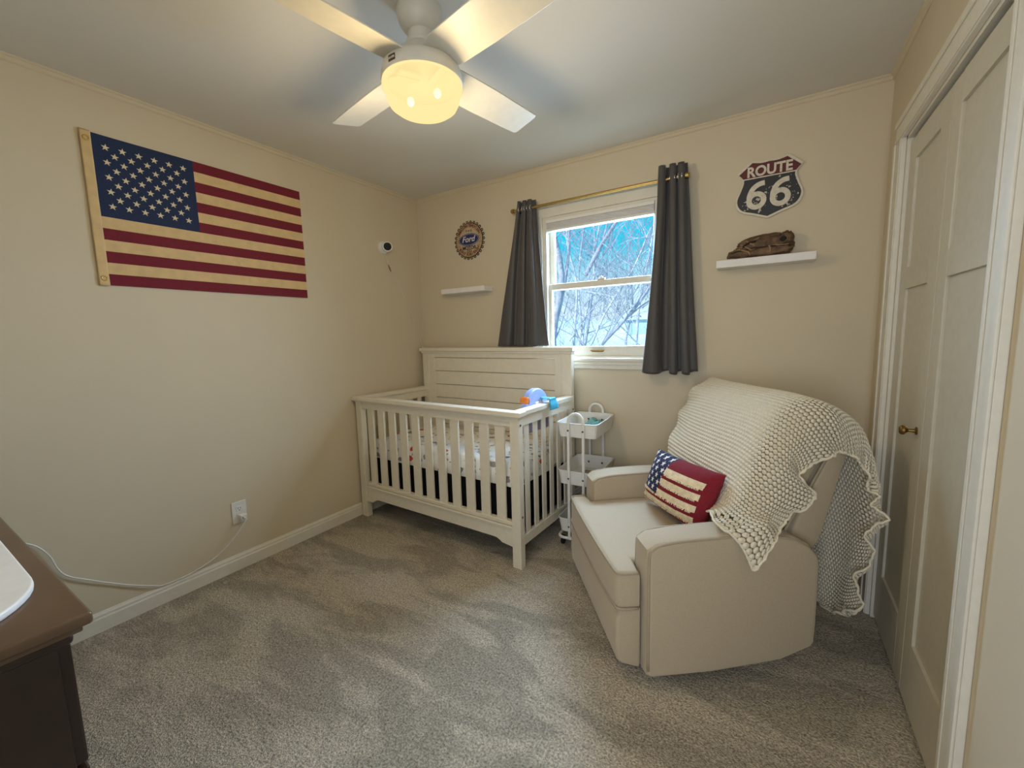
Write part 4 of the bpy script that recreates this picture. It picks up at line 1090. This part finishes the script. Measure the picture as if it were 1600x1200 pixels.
# chunky edging round the blanket's near side and hems
b = B()
edge = [VV_ for VV_ in []]
ep = [surf(1.0, j / 150) for j in range(151)]
me_ = o.data
def vert_at(i, j): return me_.vertices[i * (NT + 1) + j].co.copy()
path = [vert_at(NS, j) for j in range(0, NT + 1, 3)]
for k, p in enumerate(path):
    pass
tube(b, path, [.0035 + .002 * abs(sin(k * 1.3)) for k in range(len(path))], 6)
path2 = [vert_at(i, NT) for i in range(0, NS + 1, 3)]; tube(b, path2, [.0035 + .002 * abs(sin(k * 1.3)) for k in range(len(path2))], 6)
path3 = [vert_at(i, 0) for i in range(0, NS + 1, 3)]; tube(b, path3, [.0035 + .002 * abs(sin(k * 1.3)) for k in range(len(path3))], 6)
M['yarn2'] = mat('cream_yarn_edging', (0.80, 0.72, 0.555), 0.95, bump=(180, 0.8, 0.004), sheen=0.2)
obj('scalloped_edging', b, M['yarn2'], bl, smooth=True)

# ------------------------------------------------------------------ dresser
dr = empty('dresser', (1.02, -2.74, 0), 0, label='dark cherry wood dresser at the lower left, partly out of view', cat='dresser')
dx0, dx1, dy0, dy1 = .45 - 1.02, 1.600 - 1.02, -3.0 + 2.74, -2.497 + 2.74
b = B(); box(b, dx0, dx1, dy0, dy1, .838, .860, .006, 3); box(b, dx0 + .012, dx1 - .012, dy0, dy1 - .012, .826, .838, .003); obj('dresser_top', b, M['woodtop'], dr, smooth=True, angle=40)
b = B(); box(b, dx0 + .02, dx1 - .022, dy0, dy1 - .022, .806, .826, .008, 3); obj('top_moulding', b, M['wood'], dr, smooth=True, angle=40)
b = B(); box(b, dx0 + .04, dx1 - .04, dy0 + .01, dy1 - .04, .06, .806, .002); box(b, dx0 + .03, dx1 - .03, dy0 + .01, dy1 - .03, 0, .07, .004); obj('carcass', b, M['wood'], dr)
for r_ in range(3):
    for c_ in range(2):
        w_ = (dx1 - dx0 - .10) / 2; x0 = dx0 + .05 + c_ * w_
        b = B(); box(b, x0 + .005, x0 + w_ - .005, dy1 - .042, dy1 - .022, .085 + r_ * .24, .085 + r_ * .24 + .228, .004); dd = obj('drawer', b, M['wood'], dr)
        b = B(); lathe(b, [(.007, 0), (.007, .012), (.015, .02), (.014, .026), (.002, .028)], (x0 + w_ / 2, dy1 - .022, .20 + r_ * .24), 14, 'y'); obj('knob', b, M['knob'], dd, smooth=True)
pd = empty('changing_pad', (1.10, -2.70, .860), 0, label='white pad with rounded corners lying on the dark dresser', cat='pad')
b = B(); prism(b, [Vector((x, y, 0)) for x, y in [(x_ - 0.0, y_) for x_, y_ in rrect(.45, .170, .169, 12)]], .014, (0, 0, 1), bev=.004, seg=3); obj('pad_shell', b, M['white'], pd, smooth=True, angle=40)

# ------------------------------------------------------------------ outdoors seen through the window
b = B(); 
def hf(u, v):
    x = -120 + 240 * u; y = .6 + 95 * v
    z = -2.6 + 7.0 * max(0, min(1, (y - 20) / 60)) ** 1.3 + 1.2 * noise.noise(Vector((x * .05, y * .05, 2))) * min(1, y / 12)
    return (x, y, z)
gridsurf(b, hf, 90, 50); struct('ground', b, M['hill'], smooth=True)
hs = empty('neighbour_house', (-12.6, 60, .9), .2, label='distant house with pale roof seen through the lower right of the window', cat='house')
b = B(); box(b, -3.4, 3.4, -3, 3, -3.5, 2.2); obj('house_wall', b, M['siding'], hs)
b = B(); prism(b, [Vector((-3.8, -3.6, 2.1)), Vector((-3.8, 3.6, 2.1)), Vector((-3.8, 0, 3.6))], 7.6, (1, 0, 0)); obj('house_roof', b, M['roof'], hs)

def tree(label, base, top, r0, nl, seed, m, spread=.55, forks=(), low=.25):
    """bare tree: trunk leaning from base to top, limbs and fine twigs"""
    rnd = random.Random(seed); base = Vector(base); top = Vector(top)
    root = empty('bare_tree', base, label=label, cat='tree', group='bare trees outside the window')
    tips = []
    bm = B(); ax = top - base; Ln = ax.length
    pts = [base + ax * t + Vector((rnd.uniform(-1, 1), rnd.uniform(-1, 1), 0)) * .018 * Ln * (t > 0) for t in [k / 8 for k in range(9)]]
    pts = spline(pts, 3)
    tube(bm, [p - base for p in pts], [max(.012, r0 * (1 - .8 * k / (len(pts) - 1))) for k in range(len(pts))], 8)
    for fa, fb, fr in forks:
        fa, fb = Vector(fa), Vector(fb); fp = spline([fa + (fb - fa) * (k / 6) + Vector((rnd.uniform(-1, 1), rnd.uniform(-1, 1), 0)) * .02 * (fb - fa).length * (0 < k) for k in range(7)], 3)
        tube(bm, [p - base for p in fp], [max(.01, fr * (1 - .8 * k / (len(fp) - 1))) for k in range(len(fp))], 8)
    obj('trunk', bm, m, root, smooth=True)
    bm = B(); bt = B()
    def limb(p, d, ln, r, depth):
        n = 6; q = p.copy(); pp = [q.copy()]; dd = d.copy()
        for k in range(n):
            dd = (dd + Vector((rnd.uniform(-1, 1), rnd.uniform(-1, 1), rnd.uniform(-.6, 1))) * .16).normalized(); q = q + dd * ln / n; pp.append(q.copy())
        tgt = bm if depth < 2 else bt
        tube(tgt, [x - base for x in pp], [max(.004, r * (1 - .75 * k / n)) for k in range(n + 1)], 5 if depth < 2 else 3, caps=False)
        if depth < 3:
            for k in range(rnd.randint(3, 5) if depth < 2 else 2):
                i = rnd.randint(1, n); o_ = Vector((rnd.uniform(-1, 1), rnd.uniform(-1, 1), rnd.uniform(-.3, .9)))
                limb(pp[i], (dd * .75 + o_.normalized() * .8).normalized(), ln * rnd.uniform(.4, .65), r * .42, depth + 1)
    mains = [(base, ax, r0)] + [(Vector(fa), Vector(fb) - Vector(fa), fr) for fa, fb, fr in forks]
    for k in range(nl):
        base_k, ax, r0 = mains[k % len(mains)]; Ln = ax.length; lowk = low if k % len(mains) == 0 else .1
        t = lowk + (1 - lowk) * (k + rnd.random()) / nl; p = base_k + ax * t
        a_ = rnd.uniform(0, 2 * pi); d_ = Vector((cos(a_), sin(a_) * .6, rnd.uniform(.2, 1.1))).normalized()
        limb(p, d_, Ln * spread * rnd.uniform(.35, .75) * (1.15 - .5 * t), r0 * .36 * (1.1 - .6 * t), 0)
    obj('limbs', bm, m, root, smooth=True)
    tw = obj('twigs', bt, M['twig'], root); 
# each seen through the window: (label, base, top, trunk radius, limbs, seed, bark)
tree('thick rough trunk close outside at the left edge of the window', (-1.18, 5.0, -2.6), (-1.08, 5.0, 7.5), .105, 6, 11, M['bark'], .30, low=.5)
tree('forked grey tree rising in the left half of the window', (-3.5, 8.0, -2.4), (-1.55, 8.0, 7.0), .085, 16, 12, M['bark'], forks=[((-1.75, 8, 2.83), (.9, 8.2, 7.0), .06)])
tree('pale bare tree slanting to the right across the lower pane', (-3.34, 7.0, -2.4), (2.96, 7.2, 6.2), .062, 16, 13, M['bark'], .40)
tree('thin slanting tree in the middle of the lower pane', (-3.67, 7.5, -2.4), (1.66, 7.6, 6.0), .040, 14, 14, M['bark2'], .40)
tree('slim upright pale tree just right of the thick trunk', (-2.75, 9.0, -2.4), (-2.55, 9.0, 8.0), .055, 12, 15, M['bark2'], .35)
tree('slim twin-stemmed tree second from the thick trunk', (-2.6, 9.6, -2.4), (-2.25, 9.6, 8.0), .05, 14, 16, M['bark2'], .40, forks=[((-2.5, 9.6, .5), (-1.6, 9.8, 7.0), .04)])
tree('bare tree leaning right behind the right curtain edge', (-2.2, 10.5, -2.4), (2.6, 10.8, 7.5), .055, 16, 17, M['bark2'], .45)
tree('tall bare tree further out in the middle of the window', (-4.4, 13.0, -2.3), (-2.2, 13.0, 9.5), .075, 18, 18, M['bark'], .50)
tree('tall bare tree further out at the right of the window', (-2.6, 14.0, -2.3), (-.6, 14.0, 9.5), .075, 18, 19, M['bark2'], .50)
tree('spindly bare tree far out behind the forked tree', (-6.6, 18.0, -2.3), (-4.6, 18.0, 10.5), .08, 20, 20, M['bark2'], .50)
tree('spindly bare tree farthest out near the distant house', (-4.4, 20.0, -2.3), (-3.6, 20.0, 10.5), .08, 20, 21, M['bark'], .50)
